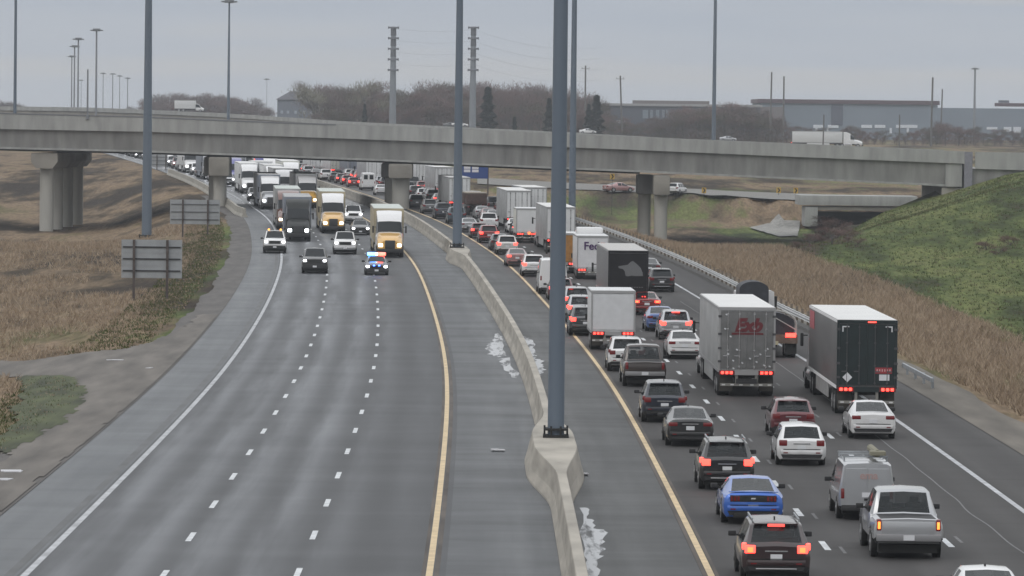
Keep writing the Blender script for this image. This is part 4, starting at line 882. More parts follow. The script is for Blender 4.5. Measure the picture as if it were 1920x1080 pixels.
def trailer(root, yr, LT, box, roofm, rear, W=2.6, z0=1.12, z1=4.08, doors=True, brake=1, skirt=True, opt=''):
    """van trailer whose rear face is at y=yr"""
    w = W / 2; yc = yr + LT / 2
    bm = bmesh.new(); bx(bm, (0, yc, (z0 + z1) / 2), (W, LT, z1 - z0), None, .03); obj('trailer_box', bm, box, root, 30)
    bm = bmesh.new(); bx(bm, (0, yc, z1 + .012), (W - .06, LT - .06, .02)); obj('trailer_roof', bm, roofm, root)
    bm = bmesh.new()
    for s in (-1, 1): bx(bm, (s * (w + .005), yc, z1 - .06), (.02, LT, .10)); bx(bm, (s * (w + .005), yc, z0 + .07), (.02, LT, .14))
    obj('side_rail', bm, mat('trailer_rail', (.32, .32, .33), .45, .5) if 'whiterail' not in opt else mat('white_rail', (.75, .75, .76), .5), root)
    # rear frame and doors
    bm = bmesh.new(); t = .09
    bx(bm, (-w + t / 2, yr - .02, (z0 + z1) / 2), (t, .08, z1 - z0)); bx(bm, (w - t / 2, yr - .02, (z0 + z1) / 2), (t, .08, z1 - z0)); bx(bm, (0, yr - .02, z1 - .07), (W - 2 * t - .006, .08, .14)); bx(bm, (0, yr - .02, z0 - .02), (W - 2 * t - .006, .08, .22))
    obj('rear_frame', bm, rear if 'darkframe' in opt else mat('rear_frame_grey', (.34, .34, .345), .5, .4), root)
    if doors:
        for s in (-1, 1):
            d = boxo('rear_door', (s * (w - t) / 2, yr - .035, (z0 + z1) / 2 + .0), ((w - t) - .02, .035, z1 - z0 - .36), rear, root)
            for q in (.28, .72):
                bm = bmesh.new(); x = s * (w - t) * q; cyl(bm, (x, yr - .075, z0 + .12), (x, yr - .075, z1 - .16), .02, n=6); [bx(bm, (x, yr - .075, zz), (.09, .05, .05)) for zz in (z0 + .25, z0 + 1.0, (z0 + z1) / 2 + .5, z1 - .3)]; bx(bm, (x + .1 * s, yr - .08, z0 + .75), (.24, .03, .05)); obj('lock_rod', bm, CHROME if 'chromerod' in opt else mat('rod_grey', (.075, .075, .08), .5, .3), root)
            if 'dots' in opt: [boxo('hinge', (s * (w - .06), yr - .07, zz), (.16, .04, .10), mat('rod_grey', (.075, .075, .08), .5, .3), root) for zz in (z0 + .5, z0 + 1.1, z0 + 1.75, z1 - .4)]
    else:
        boxo('roll_door', (0, yr - .03, (z0 + z1) / 2), (W - 2 * t - .02, .03, z1 - z0 - .36), rear, root)
    tl = LREDON if brake else LRED
    for s in (-1, 1):
        bm = bmesh.new(); [bx(bm, (s * (w - .20 - .20 * k), yr - .085, z0 - .02), (.13, .05, .12), None, .02) for k in range(3)]; obj('tail_light', bm, tl, root)
        boxo('tail_light_housing', (s * (w - .40), yr - .05, z0 - .02), (.72, .05, .20), mat('lamp_housing_red', (.12, .012, .012), .5), root)
    bm = bmesh.new(); bx(bm, (0, yr - .02, .55), (W * .92, .10, .12)); [bx(bm, (s * .45, yr + .02, .80), (.12, .08, .50)) for s in (-1, 1)]; obj('underride_guard', bm, mat('guard_grey', (.22, .215, .20), .6, .3), root)
    bm = bmesh.new(); [bx(bm, (x, yr - .08, .55), (.16, .01, .06)) for x in (-1.05, -.65, -.25, .25, .65, 1.05)]; obj('reflector_tape', bm, mat('reflector', (.6, .6, .6), .5), root)
    for s in (-1, 1): boxo('mud_flap', (s * (w - .38), yr + .35, .62), (.62, .03, .75), mat('mud_flap', (.05, .045, .04), .9, var=.3), root)
    wheels(root, [(s * (w - .30), yr + q) for s in (-1, 1) for q in (1.25, 2.5)], .50, .56, RIM)
    boxo('chassis', (0, yc, z0 - .16), (1.1, LT * .95, .26), BLACK, root)
    if skirt:
        for s in (-1, 1): boxo('side_skirt', (s * (w - .04), yr + LT * .52, .78), (.03, LT * .45, .62), box if 'greyskirt' not in opt else mat('skirt_grey', (.25, .25, .25), .7, var=.2), root)
    for s in (-1, 1): boxo('landing_gear', (s * .7, yr + LT - 3.4, .62), (.14, .14, 1.0), TRIM, root)
def tractor(root, yf, cab, hood, head=1, high=True, shade=None, opt=''):
    """conventional tractor whose bumper is at y=yf"""
    top = 3.9 if high else 3.05; LL = 6.4
    st = [(yf - 5.0, 1.20, .9, 2.0, top, 1.12, {}), (yf - 4.2, 1.20, .9, 2.0, top + .02, 1.10, {}), (yf - 3.2, 1.20, .9, 2.05, top - .35 if high else 3.03, 1.06, {4: 'side_window'}), (yf - 2.75, 1.18, .9, 2.05, 3.02, 1.02, {4: 'side_window', 5: 'windshield', 6: 'windshield'}), (yf - 2.25, 1.12, .9, 1.98, 2.12, 1.0, {})]
    shell(st, {'windshield': GLASS, 'side_window': GLASS}, root, cab)
    if shade: boxo('roof_visor', (0, yf - 2.9, 3.12), (1.7, .3, .22), shade, root, .05)
    st = [(yf - 2.26, 1.06, .85, 1.85, 2.05, .92, {}), (yf - 1.2, 1.10, .75, 1.55, 1.88, .84, {}), (yf - .35, 1.08, .62, 1.25, 1.62, .70, {}), (yf - .08, .95, .60, 1.1, 1.42, .60, {})]
    B = shell(st, {}, root, hood)
    boxo('grille', (0, yf - .05, 1.12), (.86, .10, .72), mat('grille_mesh', (.05, .05, .052), .5, .4), root, .04)
    boxo('front_bumper', (0, yf - .02, .58), (2.35, .35, .36), TRIM if 'chrome' not in opt else CHROME, root, .08)
    for s in (-1, 1):
        boxo('headlight', (s * .80, yf - .14, 1.05), (.36, .22, .28), {1: LWHITE, 2: LWARM, 0: LCLEAR}[head], root, .05)
        bm = bmesh.new(); bx(bm, (s * 1.42, yf - 2.35, 2.35), (.14, .22, .62), None, .04); bx(bm, (s * 1.28, yf - 2.4, 2.55), (.25, .05, .05)); obj('mirror', bm, BLACK, root, 40)
        bm = bmesh.new(); cyl(bm, (s * .98, yf - 4.6, .78), (s * .98, yf - 3.0, .78), .30, n=14); obj('fuel_tank', bm, CHROME, root, 40)
        boxo('cab_skirt', (s * 1.16, yf - 3.9, .75), (.05, 2.2, .5), cab, root)
    bm = bmesh.new(); bx(bm, (0, yf - 4.4, .72), (.9, 5.8, .26)); obj('frame', bm, BLACK, root)
    wheels(root, [(s * 1.02, yf - 1.25) for s in (-1, 1)], .50, .32, RIM); wheels(root, [(s * .93, yf - q) for s in (-1, 1) for q in (5.3, 6.55)], .50, .56, RIM)
def semi(root, cab, hood, box, roofm, rear, away=True, head=1, shade=None, opt='', LT=16.15, high=True, doors=True):
    L = LT + 5.3; trailer(root, -L / 2, LT, box, roofm, rear, opt=opt, doors=doors, brake=1 if away else 0); tractor(root, L / 2, cab, hood, head if not away else 0, high, shade, opt); return L
def boxtruck(root, cab, box, rear, L=7.6, W=2.4, z0=.95, z1=3.35, head=0, opt='', doors=False):
    LT = L - 2.3; trailer(root, -L / 2, LT, box, mat('roof_white', (.62, .63, .64), .6, var=.1), rear, W, z0, z1, doors, 0 if head else 1, False, opt)
    yf = L / 2; st = [(yf - 2.25, 1.0, .5, 1.3, 2.3, .88, {4: 'side_window'}), (yf - 1.5, 1.0, .45, 1.3, 2.3, .86, {4: 'side_window', 6: 'windshield'}), (yf - .85, 1.0, .42, 1.25, 1.42, .9, {}), (yf - .1, .97, .42, .95, 1.15, .8, {}), (yf, .9, .45, .85, 1.0, .7, {})]
    shell(st, {'windshield': GLASS, 'side_window': GLASS}, root, cab)
    for s in (-1, 1):
        boxo('headlight', (s * .72, yf - .02, .88), (.3, .1, .18), {0: LCLEAR, 1: LWHITE, 2: LWARM}[head], root, .02); boxo('mirror', (s * 1.2, yf - 1.1, 1.55), (.16, .12, .35), BLACK, root)
    boxo('grille', (0, yf + .0, .85), (.9, .06, .25), BLACK, root); boxo('front_bumper', (0, yf + .02, .5), (1.9, .15, .25), TRIM, root, .04)
    wheels(root, [(s * .88, yf - .9) for s in (-1, 1)], .40, .25, RIM); return L

CL = {k: paint('paint_' + k, *v) for k, v in dict(white=((.70, .70, .71),), offwhite=((.58, .575, .56),), silver=((.42, .43, .45), .5), grey=((.16, .165, .17), .4), darkgrey=((.06, .062, .066), .3), black=((.010, .010, .012),), maroonblack=((.022, .008, .010),), navy=((.010, .014, .028),), blue=((.02, .13, .55), .35), steelblue=((.09, .15, .36), .3), red=((.22, .012, .014), .2), maroon=((.11, .012, .02), .2), brown=((.048, .037, .035), .3), gold=((.66, .38, .09),), yellow=((.30, .16, .03),), green=((.02, .05, .045),), teal=((.02, .05, .07),), purple=((.10, .10, .30),), rose=((.35, .18, .18),), rust=((.12, .04, .025),), policeblue=((.012, .016, .04),)).items()}
TW = mat('trailer_white', (.60, .61, .62), .45, .1, var=.07, scale=.8, stretch=(1, .3, 1)); TG = mat('trailer_grey', (.34, .345, .35), .5, .2, var=.2, scale=.8, stretch=(1, .4, 1)); TGD = mat('trailer_stainless', (.20, .20, .20), .35, .6, var=.2, scale=2)
TROOF = mat('trailer_roof', (.66, .66, .655), .6, var=.05, scale=.6); TBLK = mat('trailer_black', (.012, .012, .014), .6, var=.2, scale=2, spec=.25); TGRN = mat('trailer_dark_green', (.012, .021, .023), .5, var=.25, scale=1.5, spec=.35); TDG = mat('trailer_side_grey', (.12, .12, .122), .45, .2, var=.2, scale=.7, stretch=(1, .3, 1)); TCREAM = mat('trailer_cream', (.58, .59, .54), .5, var=.08); TBLU = mat('trailer_violet', (.18, .18, .48), .5, var=.15, scale=.6); TSLATE = mat('trailer_slate', (.17, .19, .23), .5, var=.1)
CL['mattblack'] = mat('truck_black', (.012, .014, .013), .5, 0, .15, spec=.3)
SIG = mat('sign_red', (.30, .03, .04), .5); LTXT = mat('letter_red', (.12, .012, .018), .6)

PLACED = []
def place(root, px, py, L, away=True, yaw=0.0):
    X, Y, z = GP(px, py); h = head(Y); dx, dy = math.sin(h), math.cos(h); s = L / 2
    cx, cy = X + dx * s, Y + dy * s; PLACED.append((cx - Rc(cy), cy, s))
    root.location = (cx, cy, zg(cy)); slope = (zg(cy + 5) - zg(cy - 5)) / 10
    root.rotation_euler = (math.atan(slope) * (1 if away else -1), 0, -h + yaw + (0 if away else math.pi))
NAMES = dict(sedan=('sedan', 'car'), coupe=('sports_coupe', 'car'), suv=('suv', 'car'), bigsuv=('suv', 'car'), hatch=('hatchback', 'car'), wagon=('station_wagon', 'car'), pickup=('pickup_truck', 'pickup'), van=('cargo_van', 'van'), smallvan=('cargo_van', 'van'), minivan=('minivan', 'car'))
GA = 'vehicles queued in the right carriageway'; GO = 'vehicles coming on in the left carriageway'
def V(kind, px, py, col, label, away=True, brake=0, head=0, opt=''):
    nm, cat = NAMES[kind]
    if 'police' in opt: nm, cat = 'police_car', 'police car'
    t = thing(nm, label, cat, group=GA if away else GO); L = car(t, kind, CL[col], brake, head, opt + (' cabin' if away and py > 585 and kind not in ('van', 'smallvan') else '')); place(t, px, py, L, away); return t
# --- right carriageway, first lane from the median
V('suv', 1455, 1096, 'maroonblack', 'black-maroon SUV with glowing tail lamps at the bottom edge of the photo', brake=2, opt='hibrake chrome rails dark')
V('coupe', 1412, 984, 'blue', 'bright blue sports coupe in the lane beside the yellow line')
V('suv', 1363, 920, 'black', 'black SUV with lit red lamps directly ahead of the blue coupe', brake=1, opt='rails chrome')
V('sedan', 1294, 838, 'black', 'dark sedan with unlit wide red lamps behind the navy SUV', opt='dark')
V('suv', 1246, 793, 'navy', 'dark navy SUV with a pale roof between the dark sedan and gray pickup')
V('pickup', 1209, 726, 'brown', 'grayish brown pickup truck with a dark closed bed', brake=0, opt='')
V('suv', 1175, 697, 'white', 'white SUV half hidden by the grayish brown pickup')
V('suv', 1098, 630, 'darkgrey', 'dark car with a lit lamp peeking left of the white cube truck', brake=1)
V('suv', 1091, 606, 'silver', 'light SUV with glowing lamp, second one left of the white cube truck', brake=1)
V('suv', 1082, 588, 'silver', 'light SUV with red lamps, farther one just right of the thick pole', brake=1)
V('hatch', 1052, 563, 'maroon', 'dark red car mostly hidden behind the thick pole', brake=1)
V('van', 1037, 552, 'white', 'tall white cargo van just left of the thick pole')
V('suv', 1001, 519, 'white', 'white SUV with a large dark rear window behind the tall white van', brake=1)
V('sedan', 970, 500, 'rose', 'pale pinkish sedan with lit lamps two cars ahead of the tall white van', brake=1)
V('suv', 951, 478, 'offwhite', 'off-white SUV with red lamps below the small white cube truck', brake=1)
V('hatch', 938, 470, 'darkgrey', 'small dark car wedged between two pale cars in the lane by the yellow line')
V('suv', 917, 456, 'red', 'red SUV with a pale roof in the lane by the yellow line', brake=1)
V('hatch', 899, 447, 'maroon', 'dark red hatchback with one lamp flaring, right of the second median pole', brake=1)
V('sedan', 880, 436, 'silver', 'silver sedan just right of the second median pole')
V('bigsuv', 857, 420, 'teal', 'dark blue SUV partly behind the second median pole')
V('bigsuv', 832, 411, 'navy', 'dark SUV with pale roof edge, first left of the second median pole')
V('suv', 807, 401, 'grey', 'gray SUV right of the median bridge pier, middle one of three')
V('suv', 782, 391, 'darkgrey', 'dark SUV with white roof right beside the median bridge pier')
V('sedan', 716, 366, 'white', 'white sedan just left of the median bridge pier')
V('van', 691, 357, 'white', 'white van ahead of the white sedan left of the median pier', opt='glassrear')
V('hatch', 664, 351, 'red', 'red car with lit lamps, nearest of three red ones left of the white van', brake=1)
V('hatch', 652, 347, 'red', 'red car in the middle of three red ones in the far queue', brake=1)
V('hatch', 641, 344, 'maroon', 'farthest of three red cars in the far queue', brake=1)
V('hatch', 629, 341, 'black', 'black hatchback between the red cars and the far white minivan')
V('minivan', 612, 338, 'white', 'far white minivan ahead of the red cars')
V('sedan', 594, 334, 'black', 'far black sedan ahead of the far white minivan')
V('minivan', 579, 331, 'silver', 'far silver minivan, last clear car before the overpass shadow')
V('suv', 561, 318, 'black', 'tiny black SUV under the overpass above the cream trailer')
V('sedan', 546, 314, 'darkgrey', 'tiny dark sedan under the overpass, second from the right above the cream trailer')
V('suv', 522, 309, 'black', 'tiny dark SUV farthest under the overpass edge')
# --- second lane
V('pickup', 1703, 1050, 'silver', 'silver pickup with amber lamps at the lower right', brake=3)
vn_ = V('smallvan', 1625, 976, 'silver', 'silver cargo van with a roof rack at the lower right', opt='rack nogarnish')
textmesh('ema', .34, mat('letter_faded_red', (.38, .27, .26), .6), vn_, (.05, -DIM['smallvan'][0] / 2 - .03, 1.42), REAR, bold=.01)
V('sedan', 1862, 1186, 'white', 'white car whose roof alone shows at the bottom right edge')
V('wagon', 1503, 874, 'white', 'white wagon with dark red lamps behind the maroon SUV')
V('hatch', 1487, 820, 'maroon', 'maroon hatchback with a pale roof ahead of the white wagon')
V('sedan', 1284, 674, 'white', 'white sedan partly hidden by the gray lettered trailer', opt='dark')
V('suv', 1267, 638, 'silver', 'pale silver SUV with red lamps ahead of the white sedan', brake=1, opt='hibrake')
V('sedan', 1240, 622, 'steelblue', 'steel blue sedan partly behind the pale silver SUV')
V('sedan', 1213, 591, 'red', 'red sedan with bright brake lamps behind the black trailer', brake=2)
V('minivan', 917, 431, 'white', 'small white car between the second median pole and the small cube truck')
V('suv', 808, 377, 'darkgrey', 'dark gray SUV above the three SUVs right of the median pier')
V('pickup', 818, 363, 'white', 'white pickup above the dark gray SUV right of the median pier')
V('suv', 780, 372, 'black', 'black SUV half behind the median bridge pier')
# --- third lane
V('sedan', 1637, 824, 'white', 'pearl white sedan directly behind the dark green trailer', opt='nogarnish')
V('suv', 1241, 548, 'black', 'black SUV with pale roof right of the black trailer', opt='chrome')
V('sedan', 1218, 520, 'darkgrey', 'dark gray sedan barely showing right of the black trailer')
V('suv', 875, 398, 'black', 'black SUV ahead of the brown dump truck')
# --- trucks heading away
t = thing('semi_truck', 'dark green trailer with white roof and a red placard, rightmost truck', 'truck', group=GA)
L = semi(t, CL['white'], CL['white'], TDG, TROOF, TGRN, opt='darkframe whiterail greyskirt dots'); yr = -L / 2
boxo('placard', (.72, yr - .075, 1.92), (.72, .02, .26), SIG, t); boxo('notice_plate', (.75, yr - .075, 1.62), (.44, .02, .26), PLATE, t)
bm = bmesh.new(); bx(bm, (-.84, yr - .078, 1.62), (.30, .02, .30), Matrix.Rotation(math.pi / 4, 3, 'Y')); obj('diamond_placard', bm, PLATE, t)
bm = bmesh.new()
for k in range(6): bx(bm, (.44 + .11 * k, yr - .088, 1.93), (.05, .006, .10))
obj('placard_lettering', bm, mat('placard_text', (.55, .35, .35), .6), t)
for s in (-1, 1):
    bm = bmesh.new(); bx(bm, (s * .93, yr - .075, 3.80), (.30, .02, .05)); bx(bm, (s * 1.055, yr - .075, 3.68), (.05, .02, .20)); obj('corner_mark', bm, PLATE, t)
boxo('top_marker_light', (.2, yr - .07, 4.0), (.35, .03, .05), LREDON, t); boxo('front_side_emblem', (-1.315, L / 2 - 7.2, 3.5), (.015, 2.6, .8), mat('emblem_rose', (.45, .10, .12), .5), t)
place(t, 1624, 778, L)
t = thing('semi_truck', 'gray stainless trailer with red lettering, center of the right carriageway', 'truck', group=GA)
L = semi(t, CL['white'], CL['white'], TG, TROOF, TGD, opt='chromerod dots'); yr = -L / 2
textmesh('Exb', .80, LTXT, t, (.04, yr - .085, 3.25), REAR, shear=.3, bold=.045); boxo('lettering_underline', (.02, yr - .07, 2.88), (1.45, .01, .09), LTXT, t)
bm = bmesh.new()
for (x, z) in ((-.95, 3.75), (-.2, 1.55), (.15, 1.75), (.8, 1.45), (-.85, 1.95), (.62, 1.95), (-1.0, 3.1), (-.75, 2.75), (-.45, 2.15), (.95, 2.2), (.45, 1.6), (-.6, 1.3), (-.62, 1.65), (1.05, 1.4)): bx(bm, (x, yr - .085, z), (.09, .02, .06), Matrix.Rotation(.5, 3, 'Y'))
obj('door_white_spot', bm, PLATE, t)  # small white spots scattered over the trailer doors
bm = bmesh.new(); bx(bm, (.0, yr - .10, .72), (.95, .04, .22)); obj('underride_grille', bm, TRIM, t)
place(t, 1399, 744, L)
t = thing('semi_truck', 'black-backed trailer with a pale gray animal shape on its doors', 'truck', group=GA)
L = semi(t, CL['black'], CL['black'], mat('trailer_side_mid', (.17, .17, .175), .5, .2, var=.1), mat('roof_taupe', (.45, .44, .43), .6), TBLK, opt='darkframe', doors=False); yr = -L / 2
bm = bmesh.new(); sil = [(-.80, .32), (-.45, .38), (-.2, .42), (.0, .62), (.14, .68), (.3, .55), (.5, .38), (.66, .2), (.78, -.08), (.8, -.3), (.3, -.30), (.05, -.28), (-.15, -.33), (-.32, -.3), (-.38, .0), (-.50, .14), (-.78, .2)]
v = [bm.verts.new((x + .15, yr - .052, 2.75 + z)) for x, z in sil]; bm.faces.new(v); obj('animal_silhouette', bm, mat('silhouette_grey', (.13, .135, .14), .6), t)
bm = bmesh.new(); [bx(bm, (-.85 + .16 * k, yr - .055, 1.72), (.11, .01, .05)) for k in range(12)]; obj('web_address_line', bm, mat('silhouette_grey', (.13, .135, .14), .6), t)
place(t, 1177, 588, L)
t = thing('box_truck', 'white delivery truck with a dark purple word on its back, left of the black trailer', 'truck', group=GA)
L = boxtruck(t, CL['white'], TW, mat('door_white', (.58, .58, .60), .5, var=.06), L=9.0, W=2.45, z0=.75, z1=3.35); yr = -L / 2
PUR = mat('letter_purple', (.05, .012, .09), .5); ORG = mat('letter_orange', (.6, .14, .01), .5)
textmesh('Fed', .84, PUR, t, (-.10, yr - .07, 2.55), REAR, bold=.02); textmesh('Ex', .70, ORG, t, (.92, yr - .07, 2.55), REAR, bold=.02, name='orange_lettering')
st = boxo('roof_fairing', (0, yr + 5.6, 3.6), (2.1, 2.0, .55), CL['white'], t, .2)
place(t, 1111, 524, L)
t = thing('box_truck', 'plain white cube truck with roll-up door beside the thick pole', 'truck', group=GA)
L = boxtruck(t, CL['white'], TW, mat('roll_door', (.55, .56, .58), .5, var=.05), L=7.4, W=2.42, z0=.95, z1=3.25)
place(t, 1149, 657, L)
t = thing('box_truck', 'orange-yellow truck glimpsed between the thick pole and the white delivery truck', 'truck', group=GA)
L = boxtruck(t, CL['yellow'], CL['yellow'], mat('door_orange_brown', (.30, .14, .03), .5, var=.3), L=6.6, W=2.0, z0=.8, z1=3.2); place(t, 1059, 513, L)
t = thing('semi_truck', 'white trailer left of and behind the thick pole, largest of the mid-distance trailers', 'truck', group=GA); L = semi(t, CL['white'], CL['white'], TG, TROOF, TW); place(t, 1051, 474, L)
t = thing('box_truck', 'small white cube truck with an orange lamp before the mid-distance trailers', 'truck', group=GA); L = boxtruck(t, CL['red'], TCREAM, TW, L=7, W=2.1, z0=.9, z1=3.3); boxo('marker_lamp', (.2, -L / 2 - .08, .95), (.22, .04, .2), LREDHI, t); place(t, 988, 456, L)
t = thing('semi_truck', 'white trailer with panelled doors above the small white cube truck', 'truck', group=GA); L = semi(t, CL['white'], CL['white'], TG, TROOF, TW); place(t, 972, 431, L)
t = thing('semi_truck', 'white trailer seen either side of the second median pole', 'truck', group=GA); L = semi(t, CL['white'], CL['white'], TG, TROOF, TW); place(t, 861, 397, L)
t = thing('semi_truck', 'white trailer close to the right side of the median bridge pier', 'truck', group=GA); L = semi(t, CL['white'], CL['white'], TW, TROOF, TW); place(t, 797, 354, L)
t = thing('semi_truck', 'far white trailer under the overpass left of the slate one', 'truck', group=GA); L = semi(t, CL['white'], CL['white'], TW, TROOF, TW); place(t, 596, 326, L)
t = thing('semi_truck', 'far pale trailer between the white and slate ones under the overpass', 'truck', group=GA); L = semi(t, CL['white'], CL['white'], TW, TROOF, TCREAM); place(t, 634, 331, L)
t = thing('semi_truck', 'far slate blue trailer under the overpass', 'truck', group=GA); L = semi(t, CL['navy'], CL['navy'], TSLATE, TSLATE, TSLATE); place(t, 667, 335, L)
t = thing('semi_truck', 'far dusty red trailer left of the median bridge pier', 'truck', group=GA); L = semi(t, CL['red'], CL['red'], mat('trailer_dusty_red', (.30, .16, .15), .6, var=.2), TG, mat('trailer_dusty_red', (.30, .16, .15), .6)); place(t, 706, 341, L)
# dump truck with brown load
t = thing('dump_truck', 'brown dump truck right of the second median pole', 'truck', group=GA)
bm = bmesh.new(); bx(bm, (0, -1.2, 1.9), (2.5, 5.6, 1.3), None, .15); obj('dump_body', bm, mat('dump_brown', (.055, .03, .024), .7, var=.3), t, 40); boxo('body_rim', (0, -1.2, 2.58), (2.56, 5.66, .1), mat('dump_rim', (.25, .22, .18), .7), t, .02)
st_ = [(1.7, 1.1, .6, 1.6, 2.7, 1.0, {4: 'side_window'}), (2.5, 1.1, .6, 1.6, 2.7, .98, {6: 'windshield'}), (3.0, 1.1, .6, 1.5, 1.75, .95, {}), (4.0, 1.0, .6, 1.2, 1.5, .8, {})]
shell(st_, {'windshield': GLASS, 'side_window': GLASS}, t, CL['white']); wheels(t, [(s * .95, y) for s in (-1, 1) for y in (-3, -1.7)], .5, .5); wheels(t, [(s * .98, 2.9) for s in (-1, 1)], .5, .3); boxo('frame', (0, 0, .85), (1, 7.6, .3), BLACK, t)
[boxo('tail_light', (s * .9, -4.05, 1.0), (.3, .06, .14), LRED, t) for s in (-1, 1)]; place(t, 893, 404, 8.2)
# flatbed with tarped load and open bow frame
t = thing('flatbed_truck', 'flatbed with a dark arched tarp load between the two big trailers', 'truck', group=GA); L = 19.5; yr = -L / 2
tractor(t, L / 2, CL['white'], CL['white'], 0, False)
DK = mat('tarp_dark', (.022, .024, .032), .6, var=.3, scale=3, bump=.3); DG = mat('tarp_grey', (.10, .105, .115), .65, var=.2, scale=2, bump=.2)
def arch(name, y0_, y1_, w_, zb_, zt__, m, closed=True):
    bm = bmesh.new(); V_ = []
    for y in (y0_, y1_):
        V_.append([bm.verts.new((x, y, z)) for x, z in [(-w_, zb_), (-w_, (zb_ + zt__) / 2 + .2)] + [(-w_ * math.cos(a), (zt__ - w_ * .55) + w_ * .55 * math.sin(a)) for a in np.linspace(.15, math.pi - .15, 10)] + [(w_, (zb_ + zt__) / 2 + .2), (w_, zb_)]])
    n = len(V_[0])
    for j in range(n - 1): bm.faces.new((V_[0][j], V_[0][j + 1], V_[1][j + 1], V_[1][j]))
    if closed: bm.faces.new(V_[0]); bm.faces.new(V_[1][::-1]); bm.faces.new((V_[0][0], V_[0][-1], V_[1][-1], V_[1][0]))
    return obj(name, bm, m, t, 40)
o = arch('round_load', L / 2 - 8.3, L / 2 - 5.6, .82, 1.3, 3.68, DK); o.location.x = -.25
arch('tarped_load', yr + 2.6, L / 2 - 8.4, 1.25, 1.25, 2.15, DG)
boxo('flatbed_deck', (0, yr + 6.5, 1.12), (2.55, 13.0, .22), mat('deck_rust', (.13, .09, .07), .8, var=.3), t)
bm = bmesh.new(); pts = [(-1.22, 1.25), (-1.22, 1.75)] + [(-1.22 * math.cos(a), 1.8 + .72 * math.sin(a)) for a in np.linspace(.1, math.pi - .1, 10)] + [(1.22, 1.75), (1.22, 1.25)]
for p, q in zip(pts[:-1], pts[1:]): cyl(bm, (p[0], yr + .25, p[1]), (q[0], yr + .25, q[1]), .05, n=6)
cyl(bm, (-.4, yr + .3, 2.4), (1.2, yr + .3, 1.5), .03, n=5); obj('bow_frame', bm, mat('bow_steel', (.35, .35, .34), .5, .3), t)
arch('dark_load', yr + .5, yr + 2.6, 1.12, 1.25, 2.40, DK)
boxo('rear_beam', (0, yr, .95), (2.55, .15, .35), mat('deck_rust', (.13, .09, .07), .8, var=.3), t); [boxo('tail_light', (s * .9, yr - .09, 1.22), (.55, .05, .22), LREDON, t) for s in (-1, 1)]; boxo('rear_plate', (.0, yr - .09, .8), (.5, .03, .2), mat('cream_plate', (.4, .36, .25), .6), t)
wheels(t, [(s * .95, yr + q) for s in (-1, 1) for q in (.9, 2.2)], .50, .56, RIM); [boxo('mud_flap', (s * .95, yr + .25, .5), (.6, .03, .6), BLACK, t) for s in (-1, 1)]
place(t, 1450, 671, L)
# --- vehicles on the ramp
for px, py, cl_, lb, kd in ((1160, 362, 'rose', 'pinkish car on the ramp left of the right bridge pier', 'sedan'), (1269, 369, 'white', 'white SUV on the ramp right of the right bridge pier', 'suv')):
    t = thing(NAMES[kd][0], lb, 'car'); L = car(t, kd, CL[cl_], 0, 0, ''); X, Y, z = GT(px, py); t.location = (X, Y, z + .12); t.rotation_euler = (0, 0, R(-20 if kd == 'suv' else -60))

# --- left carriageway, oncoming
V('pickup', 515, 475, 'white', 'white pickup with amber roof lamps straddling the left edge line', False, head=1, opt='dark beacon')
V('pickup', 590, 513, 'black', 'black pickup leading the oncoming traffic with headlights on', False, head=1, opt='dark')
V('pickup', 647, 477, 'white', 'white pickup between the black pickup and the police car', False, head=1, opt='chrome dark')
V('sedan', 706, 516, 'policeblue', 'police car with red and blue roof lights flashing', False, head=1, opt='police lightbar dark')
V('pickup', 663, 419, 'white', 'white pickup between the two yellow-hooded trucks', False, head=1, opt='chrome')
V('sedan', 676, 441, 'black', 'dark car with a bright headlight beside the front yellow-hooded truck', False, head=1)
V('suv', 479, 377, 'black', 'small black SUV tucked before the second gray semi on the left', False, head=1)
V('suv', 572, 384, 'offwhite', 'far vehicle with warm headlights left of the second yellow-hooded truck', False, head=2)
for px, py, cl_, kd, hd, lb in ((329, 312, 'silver', 'pickup', 1, 'far silver pickup with headlights, first right of the small sign back'), (351, 305, 'black', 'suv', 1, 'far black SUV behind the silver pickup at left'), (372, 320, 'silver', 'sedan', 1, 'far silver sedan left of the left pier beside the road edge'), (388, 326, 'rust', 'suv', 2, 'far rust coloured SUV with a glaring headlight against the pier'), (386, 316, 'maroon', 'suv', 2, 'far dark red SUV behind the rust coloured one'), (262, 297, 'navy', 'suv', 1, 'lone far dark vehicle with one bright headlight at the left')):
    V(kd, px, py, cl_, lb, False, head=hd)
def OS(px, py, lb, cab, hood, box=TW, roofm=TROOF, rear=TW, head=1, shade=None, high=True, opt=''):
    t = thing('semi_truck', lb, 'truck', group=GO); L = semi(t, CL[cab], CL[hood], box, roofm, rear, False, head, shade, opt, high=high); place(t, px, py, L, False); return t, L
TRG = mat('roof_pale_green', (.50, .54, .51), .6, var=.08)
for px, py, lb in ((731, 483, 'yellow-hooded white semi right behind the police car'), (625, 438, 'second yellow-hooded white semi, behind the white pickup')):
    t, L = OS(px, py, lb, 'white', 'gold', mat('trailer_tan', (.36, .31, .21), .6, var=.3, scale=.6), TRG, TRG, 2, None)
    textmesh('XTG', .38, mat('letter_grey', (.12, .13, .14), .6), t, (0, L / 2 - 3.32, 3.42), (R(90 - 14), 0, R(180)), bold=.01)
    boxo('trailer_front', (0, L / 2 - 5.32, 3.2), (2.56, .03, 1.6), TCREAM, t)
OS(559, 453, 'black semi with a tall dark sleeper leading the left lane of trucks', 'mattblack', 'mattblack', TSLATE, TG, TG, 1, None)
OS(541, 431, 'dark red semi with a gray trailer just behind the black semi', 'rust', 'rust', TG, TRG, TG, 2)
OS(508, 393, 'white-gray semi with bright headlights third in the left truck column', 'white', 'silver', TSLATE, TROOF, TW, 1)
